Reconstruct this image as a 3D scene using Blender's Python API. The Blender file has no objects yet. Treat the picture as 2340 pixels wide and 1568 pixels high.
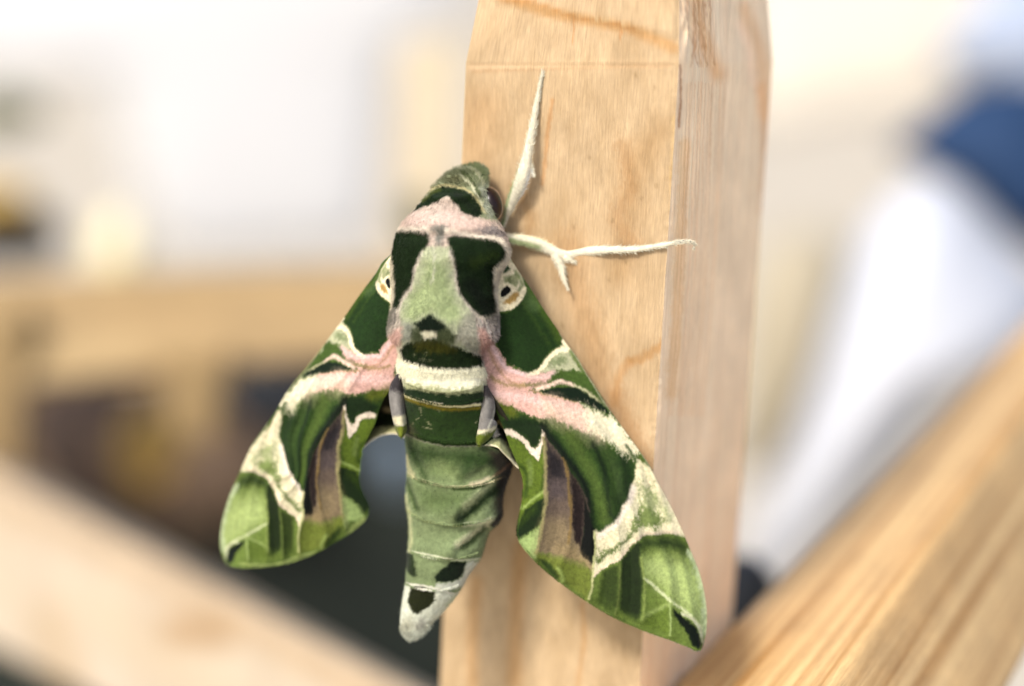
import bpy, math, random
import numpy as np
from mathutils import Matrix, Vector
random.seed(7); rng = np.random.default_rng(11)
sc = bpy.context.scene
C = sc.collection

# ------------------------------------------------------------------ camera, light, exposure
FOC = 0.085                      # 85 mm lens, 36 mm film
DIST = 0.2774                    # metres from the lens to the plane in focus
PITCH_Z = 1.05                   # height of the moth above the ground
# direction of the upright post in camera coordinates (x right, y up, z back): the world's vertical
S_ = 36.0/2340.0/85.0            # film slope per unit of the 2340 x 1568 measuring grid
def cam_pt(px, py, z=0.0):
    """measured picture position + millimetres towards the camera -> camera coordinates in metres"""
    d = DIST - np.asarray(z, float)*0.001
    return np.stack(np.broadcast_arrays((np.asarray(px, float)-1170.0)*S_*d, -(np.asarray(py, float)-784.0)*S_*d, -d), -1)
def zc_edge(y): return 0.0 - (y-560.0)*0.0128
B0 = cam_pt(1553, 145, zc_edge(145)); B1 = cam_pt(1463, 1568, zc_edge(1568))
up = (B0-B1)/np.linalg.norm(B0-B1)
fwd = np.array([0, 0, -1.0]); fy = fwd-up*fwd.dot(up); fy /= np.linalg.norm(fy)
rx = np.cross(fy, up)
R3 = np.stack([rx, fy, up])      # camera -> world
CAM_LOC = -(R3 @ np.array([0, 0, -DIST])) + np.array([0, 0, PITCH_Z])
def W(px, py, z=0.0):
    return cam_pt(px, py, z) @ R3.T + CAM_LOC
cd = bpy.data.cameras.new('camera'); cam = bpy.data.objects.new('camera', cd); C.objects.link(cam)
cd.lens = 85; cd.sensor_width = 36; cd.clip_start = 0.01; cd.clip_end = 400
M = Matrix.Identity(4)
for i in range(3):
    for j in range(3): M[i][j] = R3[i, j]
M.translation = Vector(CAM_LOC)
cam.matrix_world = M; sc.camera = cam
cd.dof.use_dof = True; cd.dof.focus_distance = DIST+0.0005; cd.dof.aperture_fstop = 5.6; cd.dof.aperture_blades = 0

SUN_EL, SUN_AZ = math.radians(45), math.radians(-143)     # azimuth from +Y (view direction) clockwise: behind the camera's left shoulder
sdir = Vector((math.sin(SUN_AZ)*math.cos(SUN_EL), math.cos(SUN_AZ)*math.cos(SUN_EL), math.sin(SUN_EL)))
w = bpy.data.worlds.new("World"); sc.world = w; w.use_nodes = True
nt = w.node_tree; bg = nt.nodes['Background']; sky = nt.nodes.new('ShaderNodeTexSky')
sky.sky_type = 'NISHITA'; sky.sun_disc = False; sky.sun_elevation = SUN_EL; sky.sun_rotation = SUN_AZ
sky.dust_density = 3.0; sky.air_density = 1.0; sky.ozone_density = 0.6
nt.links.new(sky.outputs[0], bg.inputs[0]); bg.inputs[1].default_value = 0.105
sl = bpy.data.lights.new('sun', 'SUN'); so = bpy.data.objects.new('sun', sl); C.objects.link(so)
sl.energy = 1.8; sl.angle = math.radians(10); sl.color = (1.0, 0.95, 0.88)
so.rotation_euler = sdir.to_track_quat('Z', 'Y').to_euler(); so.location = (0, 0, 3)
sc.view_settings.view_transform = 'Standard'; sc.view_settings.look = 'None'; sc.view_settings.gamma = 1
sc.view_settings.exposure = 1.24
sc.cycles.use_denoising = True
sc.cycles.max_bounces = 6

# ------------------------------------------------------------------ helpers
def s2l(c):
    c = np.asarray(c, float)/255.0
    return np.where(c <= 0.04045, c/12.92, ((c+0.055)/1.055)**2.4)
def tag(o, label=None, cat=None, group=None, kind=None):
    for k, v in (('label', label), ('category', cat), ('group', group), ('kind', kind)):
        if v: o[k] = v
    return o
def empty(name, loc):
    o = bpy.data.objects.new(name, None); C.objects.link(o); o.location = loc; o.empty_display_size = 0.01
    return o
def mesh_obj(name, verts, faces, mat, parent=None, col=None, gco=None, smooth=True):
    me = bpy.data.meshes.new(name)
    verts = np.asarray(verts, float)
    off = np.array(parent.location) if parent is not None and parent.parent is None else np.zeros(3)
    if parent is not None and parent.parent is not None: off = np.array(parent.parent.location)
    me.from_pydata((verts-off).tolist(), [], [tuple(f) for f in faces])
    if col is not None:
        a = me.color_attributes.new('tint', 'FLOAT_COLOR', 'POINT')
        cc = np.ones((len(verts), 4), np.float32); cc[:, :3] = col
        a.data.foreach_set('color', cc.ravel())
    if gco is not None:
        a = me.attributes.new('grain', 'FLOAT_VECTOR', 'POINT')
        a.data.foreach_set('vector', np.asarray(gco, np.float32).ravel())
    if smooth: me.polygons.foreach_set('use_smooth', [True]*len(me.polygons))
    me.materials.append(mat); me.update()
    o = bpy.data.objects.new(name, me); C.objects.link(o)
    if parent is not None: o.parent = parent
    return o
def grid_faces(nu, nv, wrap=False):
    i = np.arange(nu-1)[:, None]; j = np.arange(nv if wrap else nv-1)[None, :]
    jn = (j+1) % nv
    a = i*nv+j; b = i*nv+jn; c = (i+1)*nv+jn; d = (i+1)*nv+j
    return np.stack([x.ravel() for x in np.broadcast_arrays(a, b, c, d)], -1).tolist()
_perm = rng.random((256, 256))
def vnoise(x, y, seed=0):
    x = x+seed*17.3; y = y+seed*9.1
    xi = np.floor(x).astype(int); yi = np.floor(y).astype(int); fx = x-xi; fy_ = y-yi
    fx = fx*fx*(3-2*fx); fy_ = fy_*fy_*(3-2*fy_)
    g = lambda a, b: _perm[a & 255, b & 255]
    return (g(xi, yi)*(1-fx)+g(xi+1, yi)*fx)*(1-fy_)+(g(xi, yi+1)*(1-fx)+g(xi+1, yi+1)*fx)*fy_-0.5
def fbm(x, y, seed=0, n=3):
    v = 0; a = 1.0
    for k in range(n): v = v+a*vnoise(x*2**k, y*2**k, seed+k); a *= 0.55
    return v
def resample(pts, n):
    p = np.asarray(pts, float); s = np.r_[0, np.cumsum(np.hypot(*np.diff(p[:, :2], axis=0).T))]
    t = np.linspace(0, s[-1], n)
    return np.stack([np.interp(t, s, p[:, k]) for k in range(p.shape[1])], -1)
def spline(pts, n):
    """Catmull-Rom through the points, then even spacing"""
    p = np.asarray(pts, float); q = np.vstack([2*p[0]-p[1], p, 2*p[-1]-p[-2]]); out = []
    for i in range(1, len(q)-2):
        t = np.linspace(0, 1, 12, endpoint=False)[:, None]
        out.append(0.5*((2*q[i])+(-q[i-1]+q[i+1])*t+(2*q[i-1]-5*q[i]+4*q[i+1]-q[i+2])*t**2+(-q[i-1]+3*q[i]-3*q[i+1]+q[i+2])*t**3))
    out.append(p[-1:]); return resample(np.vstack(out), n)

# measuring windows of the wings and body: (x0, y0, step)
WIN = {'A': (1085.5, 571.3, .21973), 'B': (1100.3, 650.1, .1709), 'C': (1100.3, 900.4, .1709), 'D': (1150.0, 1100.3, .25504),
       'F': (856.9, 342.8, .14649), 'E': (856.9, 571.3, .14649), 'G': (856.9, 799.8, .14649), 'H': (856.9, 1028.4, .14649), 'I': (856.9, 1256.9, .14649),
       'a': (457.0, 571.3, .21973), 'b': (499.9, 750.1, .1709), 'c': (499.9, 1000.3, .20362), 'd': (457.0, 971.2, .21973), 'e': (699.8, 550.2, .1709),
       'P': (1114.0, 428.5, .21973), '0': (0, 0, 1)}
def U(*a):
    """U('B', (x,y), ..., 'C', (x,y) ...) -> points"""
    out = []; k = '0'
    for v in a:
        if isinstance(v, str): k = v
        else: x0, y0, s = WIN[k]; out.append((x0+v[0]*s, y0+v[1]*s))
    return np.array(out)

class Paint:
    """colour layers of animal and wood, some painting in shade: patches (polygons) and stripes (polylines) laid one over the other"""
    def __init__(s, base, depth=1.0): s.base = base; s.l = []; s.depth = depth
    def poly(s, col, pts, soft=3, op=1.0, rag=2.5, spk=0): s.l.append(('p', s2l(col), np.asarray(pts), soft, 0, op, rag, spk)); return s
    def line(s, col, width, pts, soft=3, op=1.0, rag=2.0, spk=0): s.l.append(('l', s2l(col), spline(pts, max(8, len(pts)*4)), soft, width/2, op, rag, spk)); return s
    def __call__(s, P):
        P = np.asarray(P, float); n = len(P); col = np.tile(s2l(s.base), (n, 1))
        x, y = P[:, 0], P[:, 1]
        nx = fbm(x/7, y/11, 1)+0.8*fbm(x/2.6, y/3.2, 5, 2); ny = fbm(x/6, y/9, 3)+0.8*fbm(x/2.4, y/3.4, 8, 2)
        sp = fbm(x/2.3, y/2.3, 31, 2)+0.6*fbm(x/9, y/14, 33, 2)
        for kind, c, pts, soft, hw, op, rag, spk in s.l:
            lo = pts.min(0)-soft-hw-rag*2-2; hi = pts.max(0)+soft+hw+rag*2+2
            m = np.nonzero((x > lo[0]) & (x < hi[0]) & (y > lo[1]) & (y < hi[1]))[0]
            if not len(m): continue
            qx = x[m]+nx[m]*rag; qy = y[m]+ny[m]*rag
            d2 = np.full(len(m), 1e12); ins = np.zeros(len(m), bool)
            q = pts if kind == 'l' else np.vstack([pts, pts[:1]])
            for (ax, ay), (bx, by) in zip(q[:-1], q[1:]):
                ex, ey = bx-ax, by-ay; L = ex*ex+ey*ey+1e-9
                t = np.clip(((qx-ax)*ex+(qy-ay)*ey)/L, 0, 1)
                d2 = np.minimum(d2, (qx-ax-t*ex)**2+(qy-ay-t*ey)**2)
                if kind == 'p':
                    cr = ((ay > qy) != (by > qy)); xx = ax+(qy-ay)*ex/(ey if abs(ey) > 1e-9 else 1e-9)
                    ins ^= cr & (qx < xx)
            d = np.sqrt(d2); sd = (hw-d) if kind == 'l' else np.where(ins, d, -d)
            a = np.clip(0.5+sd/(2*soft), 0, 1); a = a*a*(3-2*a)
            if spk: a = np.clip(a*(1+spk)-spk*(0.5-sp[m])*2*(1-0.5*a), 0, 1)*(a > 0.01)
            a = (a*op)[:, None]
            col[m] = col[m]*(1-a)+c*a
        lum = np.clip(col@np.array([.25, .6, .15]), 1e-4, 1)[:, None]
        if s.depth > 1:
            gg_ = np.clip(col[:, 1]-np.maximum(col[:, 0], col[:, 2]), 0, 1)
            br_ = np.clip(col[:, 1]*5, 0, 1); col[:, 0] += 0.26*gg_*br_; col[:, 1] += 0.10*gg_; col[:, 2] = col[:, 2]*0.88-0.1*gg_
            col = np.clip(col, 0.002, 1)
        return col*lum**(s.depth-1.0)*(0.73 if s.depth > 1 else 1)

def nmat(name): 
    m = bpy.data.materials.new(name); m.use_nodes = True; return m, m.node_tree, m.node_tree.nodes['Principled BSDF']
def N(t, ty, **kw):
    n = t.nodes.new(ty)
    for k, v in kw.items():
        if k in n.inputs: n.inputs[k].default_value = v
        else: setattr(n, k, v)
    return n
def scale_mat(name, gain=1.0, speck=0.35, rough=0.75, sheen=0.25, bump=0.25, sc1=2600):
    """velvety wing scales / fur: painted colour with some shade and highlights in it, tiny scale-to-scale variation, fine relief"""
    m, t, b = nmat(name)
    at = N(t, 'ShaderNodeAttribute', attribute_name='tint')
    tc = N(t, 'ShaderNodeTexCoord')
    no = N(t, 'ShaderNodeTexNoise', Scale=sc1, Detail=3.0, Roughness=0.7)
    n2 = N(t, 'ShaderNodeTexNoise', Scale=420.0, Detail=3.0, Roughness=0.6)
    t.links.new(tc.outputs['Object'], no.inputs['Vector']); t.links.new(tc.outputs['Object'], n2.inputs['Vector'])
    mr = N(t, 'ShaderNodeMapRange'); mr.inputs[1].default_value = 0.3; mr.inputs[2].default_value = 0.7
    mr.inputs[3].default_value = gain*(1-speck); mr.inputs[4].default_value = gain*(1+speck)
    t.links.new(no.outputs[0], mr.inputs[0])
    m2 = N(t, 'ShaderNodeMapRange'); m2.inputs[1].default_value = 0.3; m2.inputs[2].default_value = 0.7
    m2.inputs[3].default_value = 0.86; m2.inputs[4].default_value = 1.14
    t.links.new(n2.outputs[0], m2.inputs[0])
    mu = N(t, 'ShaderNodeMath', operation='MULTIPLY'); t.links.new(mr.outputs[0], mu.inputs[0]); t.links.new(m2.outputs[0], mu.inputs[1])
    vm = N(t, 'ShaderNodeVectorMath', operation='SCALE'); t.links.new(at.outputs['Color'], vm.inputs[0]); t.links.new(mu.outputs[0], vm.inputs['Scale'])
    t.links.new(vm.outputs[0], b.inputs['Base Color'])
    b.inputs['Roughness'].default_value = rough; b.inputs['Specular IOR Level'].default_value = 0.12
    b.inputs['Sheen Weight'].default_value = sheen; b.inputs['Sheen Roughness'].default_value = 0.5
    bp = N(t, 'ShaderNodeBump', Strength=bump, Distance=0.00012); t.links.new(no.outputs[0], bp.inputs['Height']); t.links.new(bp.outputs[0], b.inputs['Normal'])
    return m
def flat_mat(name, col, rough=0.8, var=0.12, scale=40.0, spec=0.3, bump=0.0):
    m, t, b = nmat(name); c = s2l(col)
    tc = N(t, 'ShaderNodeTexCoord'); no = N(t, 'ShaderNodeTexNoise', Scale=scale, Detail=4.0)
    t.links.new(tc.outputs['Object'], no.inputs['Vector'])
    r = N(t, 'ShaderNodeMix', data_type='RGBA'); t.links.new(no.outputs[0], r.inputs[0])
    r.inputs[6].default_value = (*(c*(1-var*1.6)), 1); r.inputs[7].default_value = (*np.minimum(c*(1+var*1.6), 1), 1)
    t.links.new(r.outputs[2], b.inputs['Base Color']); b.inputs['Roughness'].default_value = rough
    b.inputs['Specular IOR Level'].default_value = spec
    if bump:
        bp = N(t, 'ShaderNodeBump', Strength=bump, Distance=0.002); t.links.new(no.outputs[0], bp.inputs['Height']); t.links.new(bp.outputs[0], b.inputs['Normal'])
    return m
def wood_mat(name, light, dark, gx=0.35, gy=9.0, contrast=0.5, bump=0.3, fine=0.12, use_tint=False, rough=0.7):
    """planed softwood: grain runs along x of the 'grain' attribute (millimetres)"""
    m, t, b = nmat(name)
    at = N(t, 'ShaderNodeAttribute', attribute_name='grain')
    mp = N(t, 'ShaderNodeMapping'); mp.inputs['Scale'].default_value = (gx*0.08, gy*0.08, 0.5)
    t.links.new(at.outputs['Vector'], mp.inputs['Vector'])
    n1 = N(t, 'ShaderNodeTexNoise', Scale=1.0, Detail=6.0, Roughness=0.62, Distortion=0.35)
    t.links.new(mp.outputs[0], n1.inputs['Vector'])
    mp2 = N(t, 'ShaderNodeMapping'); mp2.inputs['Scale'].default_value = (0.35, 5.0, 1.0); t.links.new(at.outputs['Vector'], mp2.inputs['Vector'])
    n2 = N(t, 'ShaderNodeTexNoise', Scale=1.0, Detail=3.0, Roughness=0.7); t.links.new(mp2.outputs[0], n2.inputs['Vector'])
    n3 = N(t, 'ShaderNodeTexNoise', Scale=0.11, Detail=3.0, Roughness=0.55); t.links.new(at.outputs['Vector'], n3.inputs['Vector'])
    mr = N(t, 'ShaderNodeMapRange'); mr.inputs[1].default_value = 0.5-0.22/contrast*0.5; mr.inputs[2].default_value = 0.5+0.22/contrast*0.5
    t.links.new(n1.outputs[0], mr.inputs[0])
    mx = N(t, 'ShaderNodeMix', data_type='RGBA'); t.links.new(mr.outputs[0], mx.inputs[0])
    mx.inputs[6].default_value = (*s2l(dark), 1); mx.inputs[7].default_value = (*s2l(light), 1)
    f = N(t, 'ShaderNodeMapRange'); f.inputs[1].default_value = 0.3; f.inputs[2].default_value = 0.7; f.inputs[3].default_value = 1-fine; f.inputs[4].default_value = 1+fine
    t.links.new(n2.outputs[0], f.inputs[0])
    f3 = N(t, 'ShaderNodeMapRange'); f3.inputs[1].default_value = 0.3; f3.inputs[2].default_value = 0.7; f3.inputs[3].default_value = 0.9; f3.inputs[4].default_value = 1.1
    t.links.new(n3.outputs[0], f3.inputs[0])
    mu = N(t, 'ShaderNodeMath', operation='MULTIPLY'); t.links.new(f.outputs[0], mu.inputs[0]); t.links.new(f3.outputs[0], mu.inputs[1])
    vm = N(t, 'ShaderNodeVectorMath', operation='SCALE'); t.links.new(mx.outputs[2], vm.inputs[0]); t.links.new(mu.outputs[0], vm.inputs['Scale'])
    outc = vm.outputs[0]
    if use_tint:
        ta = N(t, 'ShaderNodeAttribute', attribute_name='tint')
        v2 = N(t, 'ShaderNodeVectorMath', operation='MULTIPLY'); t.links.new(outc, v2.inputs[0]); t.links.new(ta.outputs['Color'], v2.inputs[1]); outc = v2.outputs[0]
    t.links.new(outc, b.inputs['Base Color']); b.inputs['Roughness'].default_value = rough; b.inputs['Specular IOR Level'].default_value = 0.3
    if bump:
        bp = N(t, 'ShaderNodeBump', Strength=bump, Distance=0.0003); t.links.new(n2.outputs[0], bp.inputs['Height']); t.links.new(bp.outputs[0], b.inputs['Normal'])
    return m

# ------------------------------------------------------------------ ground
H0 = 0.0
gm, t, b = nmat('pale paving')
tc = N(t, 'ShaderNodeTexCoord'); n1 = N(t, 'ShaderNodeTexNoise', Scale=1.3, Detail=5.0); n2 = N(t, 'ShaderNodeTexNoise', Scale=120.0, Detail=3.0)
t.links.new(tc.outputs['Object'], n1.inputs['Vector']); t.links.new(tc.outputs['Object'], n2.inputs['Vector'])
mx = N(t, 'ShaderNodeMix', data_type='RGBA'); mx.inputs[6].default_value = (*s2l((170, 159, 141)), 1); mx.inputs[7].default_value = (*s2l((184, 174, 156)), 1)
t.links.new(n1.outputs[0], mx.inputs[0]); t.links.new(mx.outputs[2], b.inputs['Base Color']); b.inputs['Roughness'].default_value = 0.9
bp = N(t, 'ShaderNodeBump', Strength=0.3, Distance=0.004); t.links.new(n2.outputs[0], bp.inputs['Height']); t.links.new(bp.outputs[0], b.inputs['Normal'])
g = mesh_obj('ground', [(-120, -120, 0), (120, -120, 0), (120, 120, 0), (-120, 120, 0)], [(0, 1, 2, 3)], gm)
tag(g, kind='structure')

# ------------------------------------------------------------------ the post
def fit_dir(P, v, k): return P+v*k
vec = (B1-B0)                                           # camera-space step down the post (145 -> 1568)
A0 = cam_pt(1065, 145, zc_edge(145)-11.0); C0 = cam_pt(1765, 142, zc_edge(145)-24.0)
def cam2px(p):
    p = np.asarray(p); d = -p[..., 2]; return np.stack([p[..., 0]/(S_*d)+1170, -p[..., 1]/(S_*d)+784], -1), (DIST-d)*1000
for nm, p in (('A', A0), ('B', B0), ('C', C0)):
    print('post edge', round(float(post_z0(1150,400)) if 0 else 0), nm, cam2px(p), cam2px(p+vec*0.5), cam2px(p+vec))
nF = np.cross(A0-B0, vec); nF /= np.linalg.norm(nF)
nS = np.cross(C0-B0, vec); nS /= np.linalg.norm(nS)
def post_z(px, py, side=False):
    """z (mm) of the post's face behind a measured position"""
    r = cam_pt(px, py, 0.0)/DIST; n = nS if side else nF
    k = B0.dot(n)/(r@n)                                  # point = r*k, depth = k
    return (DIST-k)*1000
to_world = lambda p: np.asarray(p)@R3.T+CAM_LOC
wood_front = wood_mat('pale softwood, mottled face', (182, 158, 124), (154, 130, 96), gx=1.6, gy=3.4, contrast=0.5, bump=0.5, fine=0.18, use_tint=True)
wood_side = wood_mat('pale softwood, straight grained face', (252, 228, 194), (242, 210, 174), gx=0.12, gy=8.5, contrast=0.55, bump=0.4, fine=0.12, use_tint=True)  # base colour raised above the front's, standing in for light from the right

post = empty('wooden_post', tuple(to_world(B0+vec*0.5+(A0-B0)*0.5+(C0-B0)*0.5)))
post.location.z = 0.0
tag(post, 'pale upright wooden post that the green moth clings to', 'post')
# stains, scratches, dirt and some painted shade of the two faces, as a multiplier around 1 (255*0.9 = neutral)
NEU = (240, 240, 240)
stf = Paint(NEU)
def st(col, width, pts, soft=4, op=1.0, rag=3): stf.line(col, width, pts, soft, op, rag)
st((236, 214, 182), 26, [(1130, -20), (1230, 20), (1300, 38), (1390, 55), (1450, 70), (1540, 110)], 10, .9)
st((222, 184, 136), 7, [(1150, 0), (1230, 8), (1320, 40), (1400, 52), (1450, 66)], 5, .7)
st((250, 248, 240), 4, [(1358, 40), (1400, 46), (1445, 62)], 2, .9, 4)
for x in (1311, 1420): st((226, 176, 120), 3, [(x, 45), (x-1, 70), (x-2, 95)], 2, .8)
st((252, 250, 250), 12, [(1075, 152), (1150, 149), (1240, 146), (1350, 142), (1460, 141), (1545, 142)], 6, .8, 4)
st((226, 208, 190), 6, [(1080, 164), (1240, 158), (1400, 153), (1530, 152)], 5, .5)
st((235, 210, 175), 90, [(1100, 250), (1085, 330), (1070, 420)], 40, .35)
st((230, 180, 110), 8, [(1262, 230), (1252, 300), (1246, 360), (1240, 420)], 5, .5)  # shadow of the front leg, painted beside it
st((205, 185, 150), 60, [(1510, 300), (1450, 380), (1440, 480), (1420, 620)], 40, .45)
st((212, 180, 136), 60, [(1300, 560), (1330, 700), (1370, 860)], 40, .45, 14)  # amber stain that also paints in shade beside the right wing
st((208, 168, 118), 40, [(1400, 900), (1440, 990), (1475, 1060)], 26, .5, 14)  # the same stain and painted shade, further down the wing edge
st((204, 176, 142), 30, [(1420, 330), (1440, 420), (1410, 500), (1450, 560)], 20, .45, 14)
st((214, 190, 156), 26, [(1180, 430), (1210, 500), (1200, 560)], 20, .5, 10)  # shade right of the eye, painted on the wood
st((230, 202, 162), 20, [(1512, 790), (1490, 805), (1462, 822), (1440, 826)], 8, .7, 6)
st((228, 198, 160), 16, [(1440, 826), (1420, 850), (1408, 890), (1402, 925)], 8, .6, 6)
st((228, 196, 150), 10, [(1330, 1380), (1335, 1460), (1320, 1568)], 6, .55)
st((235, 205, 160), 34, [(1190, 1250), (1180, 1400), (1175, 1560)], 16, .55)
st((235, 205, 160), 26, [(1090, 1330), (1080, 1460), (1080, 1568)], 14, .55)
for (x, y, r) in ((1452, 172, 6), (1496, 200, 4), (1500, 425, 5), (1400, 505, 7), (1392, 640, 5), (1362, 830, 5), (1346, 360, 4), (1430, 600, 5), (1310, 520, 6), (1204, 385, 4), (1465, 455, 4), (1285, 745, 6)):
    st((170, 160, 140), r, [(x, y-3), (x+1, y+3)], 4, .55, 4)
st((255, 252, 236), 9, [(1541, 270), (1538, 420), (1536, 600), (1527, 700), (1520, 850), (1510, 1000), (1500, 1100)], 4, .9, 6)
st((150, 110, 85), 3.5, [(1556, 150), (1557, 200), (1552, 250), (1548, 290)], 3, .9, 2)
std = Paint(NEU)
def ss(col, width, pts, soft=4, op=1.0, rag=2): std.line(col, width, pts, soft, op, rag)
ss((160, 120, 95), 4, [(1556, 150), (1557, 210), (1553, 290)], 3, .9)
ss((228, 208, 178), 26, [(1566, 330), (1556, 500), (1548, 700), (1534, 900)], 10, .7, 6)
for k in range(22):
    o = 4+k*4.2+rng.uniform(-2, 2)
    ss((212, 178, 142) if k % 2 else (255, 246, 236), rng.uniform(1.4, 3.2), [(1562+o, 190), (1556+o, 400), (1544+o*.97, 700), (1520+o*.95, 950)], 1.8, rng.uniform(.3, .6), 2)
ss((225, 190, 150), 34, [(1590, -30), (1600, 60), (1640, 170)], 18, .7)
for k in range(10):
    x = 1568+k*6; ss((176, 128, 80) if k % 2 else (255, 250, 235), 4, [(x-4, -20), (x+rng.uniform(-6, 6), 50), (x+rng.uniform(-4, 12), 110), (x+6+rng.uniform(-4, 8), 150)], 3, .55, 5)
ss((215, 180, 150), 22, [(1740, 200), (1752, 330), (1748, 480)], 12, .6, 6)
ss((255, 246, 246), 20, [(1690, 55), (1712, 110), (1722, 190)], 10, .7)
ss((228, 196, 160), 30, [(1700, 20), (1740, 130), (1750, 260)], 14, .5)

def post_face(P0, P1, nrm, nu, side, mat, name):
    """P0->P1 across (camera space), rows run down the post; the head of the post tapers in above the saw line"""
    ks = np.concatenate([np.linspace(-0.42, -0.004, 60), np.linspace(0.0, 1.12, 420), np.linspace(1.14, 5, 10)])
    cen = (A0+C0)/2+ (-0.0)*vec
    u = np.linspace(0, 1, nu)
    Pk = P0+(P1-P0)*u[:, None]
    V = Pk[None]+vec[None, None]*ks[:, None, None]
    tp = np.clip(-ks, 0, None)*0.62
    V = V+(cen[None, None]-Pk[None])*tp[:, None, None]
    px, _ = cam2px(V)
    x, y = px[..., 0], px[..., 1]
    n = nrm if nrm[2] > 0 else -nrm
    e = np.minimum(u, 1-u)*np.linalg.norm(P1-P0)*1000
    h = 0.10*fbm(x/40, y/120, 3)+0.035*fbm(x/4, y/(60 if side else 9), 9)
    if not side:
        yl = 6+0.20*(x-1150)+4*fbm(x/14, y*0, 5)
        h = h+0.30/(1+np.exp((y-yl)/2.0))*((x > 1130) & (x < 1560))             # splintered step near the top
        h = h-0.10*np.exp(-((y-150)/4)**2)
        h = h-0.5*np.exp(-((x-1555+0.02*(y-150))/4)**2)*((y > 150) & (y < 300))
    else:
        h = h+0.12*fbm((x+0.06*y)/5, y/260, 12)+(0.35*fbm((x+.05*y)/9, y/30, 15))*np.clip((170-y)/60, 0, 1)*np.clip((1660-x)/60, 0, 1)
    h = h*(1-np.exp(-(e/0.45)**2))[None]
    V = V+n*h[..., None]*0.001
    dC = (1-u if not side else u)*np.linalg.norm(P1-P0)*1000
    wb = (0.10+0.16*np.abs(fbm(y[:, -1 if not side else 0]/30, y[:, 0]*0+3.3, 14)))[:, None]*np.exp(-(dC/0.8)**2)[None]
    inw = (A0-B0)/np.linalg.norm(A0-B0)+(C0-B0)/np.linalg.norm(C0-B0)
    V = V+inw*wb[..., None]*0.001                              # worn, slightly wavy arris
    P2 = np.stack([x.ravel(), y.ravel()], -1)
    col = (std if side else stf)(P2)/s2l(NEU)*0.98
    Lm = np.linalg.norm(vec)*1000
    gco = np.stack(np.broadcast_arrays(ks[:, None]*Lm, (u*np.linalg.norm(P1-P0)*1000)[None]+(100 if side else 0), np.zeros((1, 1))), -1).reshape(-1, 3)
    f = grid_faces(len(ks), nu)
    return V, gco, f, col
Vf, gf, ff, cf = post_face(A0, B0, nF, 200, False, wood_front, 'f')
Vs, gs, fs, cs = post_face(B0, C0, nS, 150, True, wood_side, 's')
Vs[:, 0] = Vf[:, -1]                                      # share the corner
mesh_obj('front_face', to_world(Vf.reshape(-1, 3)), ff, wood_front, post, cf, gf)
mesh_obj('side_face', to_world(Vs.reshape(-1, 3)), fs, wood_side, post, cs, gs)
# hidden back sides and top close the post
D0 = A0+C0-B0
bk = []; bf = []
Lc = Vf[:, 0]; Rc = Vs[:, -1]
back = D0+0*Lc; ksall = np.concatenate([np.linspace(-0.42, -0.004, 60), np.linspace(0.0, 1.12, 420), np.linspace(1.14, 5, 10)])
cen = (A0+C0)/2
Dk = D0[None]+vec[None]*ksall[:, None]; Dk = Dk+(cen-D0)[None]*(np.clip(-ksall, 0, None)*0.62)[:, None]
V = np.stack([Rc, Dk, Lc], 1); f = grid_faces(len(ksall), 3)
V2 = V.reshape(-1, 3); nV = len(V2)
V2 = np.vstack([V2, Vf[0, -1][None]]); f.append((0, 1, 2, nV))
gg = np.stack([np.repeat(ksall, 3)*70, np.tile([0, 24, 48], len(ksall)), np.zeros(nV)], -1); gg = np.vstack([gg, [[0, 0, 0]]])
mesh_obj('back_faces', to_world(V2), f, wood_side, post, np.ones((len(V2), 3))*0.95, gg, smooth=False)

# ------------------------------------------------------------------ beams (rounded square timbers)
def beam(name, near, far, mat, label, cat, nseg=60, stain=None):
    """near / far: four corners each, as (px, py, z)"""
    Nn = [cam_pt(*c) for c in near]; Ff = [cam_pt(*c) for c in far]
    def ring(q):
        out = []
        for i in range(4):
            p, a, b_ = q[i], q[i-1], q[(i+1) % 4]
            for s in np.linspace(0, 1, 5):
                r = 0.07
                p1 = p+(a-p)*r; p2 = p+(b_-p)*r
                out.append((1-s)**2*p1+2*s*(1-s)*p+s*s*p2)
            for s in np.linspace(0, 1, 16)[1:-1]: out.append((p+(b_-p)*r)*(1-s)+(b_+(p-b_)*r)*s)
        return np.array(out)
    Rn, Rf = ring(Nn), ring(Ff); m = len(Rn)
    per = np.r_[0, np.cumsum(np.linalg.norm(np.diff(np.vstack([Rn, Rn[:1]]), axis=0), axis=1))][:m]*1000
    L = np.linalg.norm(np.mean(Rf, 0)-np.mean(Rn, 0))*1000
    t_ = np.linspace(0, 1, nseg)[:, None, None]
    V = Rn[None]*(1-t_)+Rf[None]*t_
    g_ = np.stack(np.broadcast_arrays(t_[..., 0]*L, per[None], np.zeros((1, 1))), -1).reshape(-1, 3)
    f = grid_faces(nseg, m, True)
    f.append(tuple(range(m-1, -1, -1))); f.append(tuple(range((nseg-1)*m, nseg*m)))
    tn = None
    if stain is not None: tn = stain(cam2px(V.reshape(-1, 3))[0])/s2l(NEU)
    o = mesh_obj(name, to_world(V.reshape(-1, 3)), f, mat, None, tn, g_)
    tag(o, label, cat); return o
upr_wood = None
rail_wood = wood_mat('varnished golden softwood', (204, 172, 122), (150, 110, 60), gx=0.05, gy=5.5, contrast=0.72, bump=0.1, fine=0.2, rough=0.5)
beam('wooden_rail', [(1400, 1700, -12), (1840, 1640, 5), (2130, 1920, 2), (1560, 1900, -14)],
     [(2640, 435, -150), (2640, 520, -128), (2700, 840, -130), (2700, 700, -155)], rail_wood,
     'golden grained wooden rail sloping up to the right in front of the post foot', 'rail', nseg=120)
cream_wood = wood_mat('cream softwood', (170, 159, 143), (154, 138, 114), gx=0.12, gy=1.2, contrast=0.4, bump=0.1, fine=0.08, use_tint=True)
bst = Paint(NEU)
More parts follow.
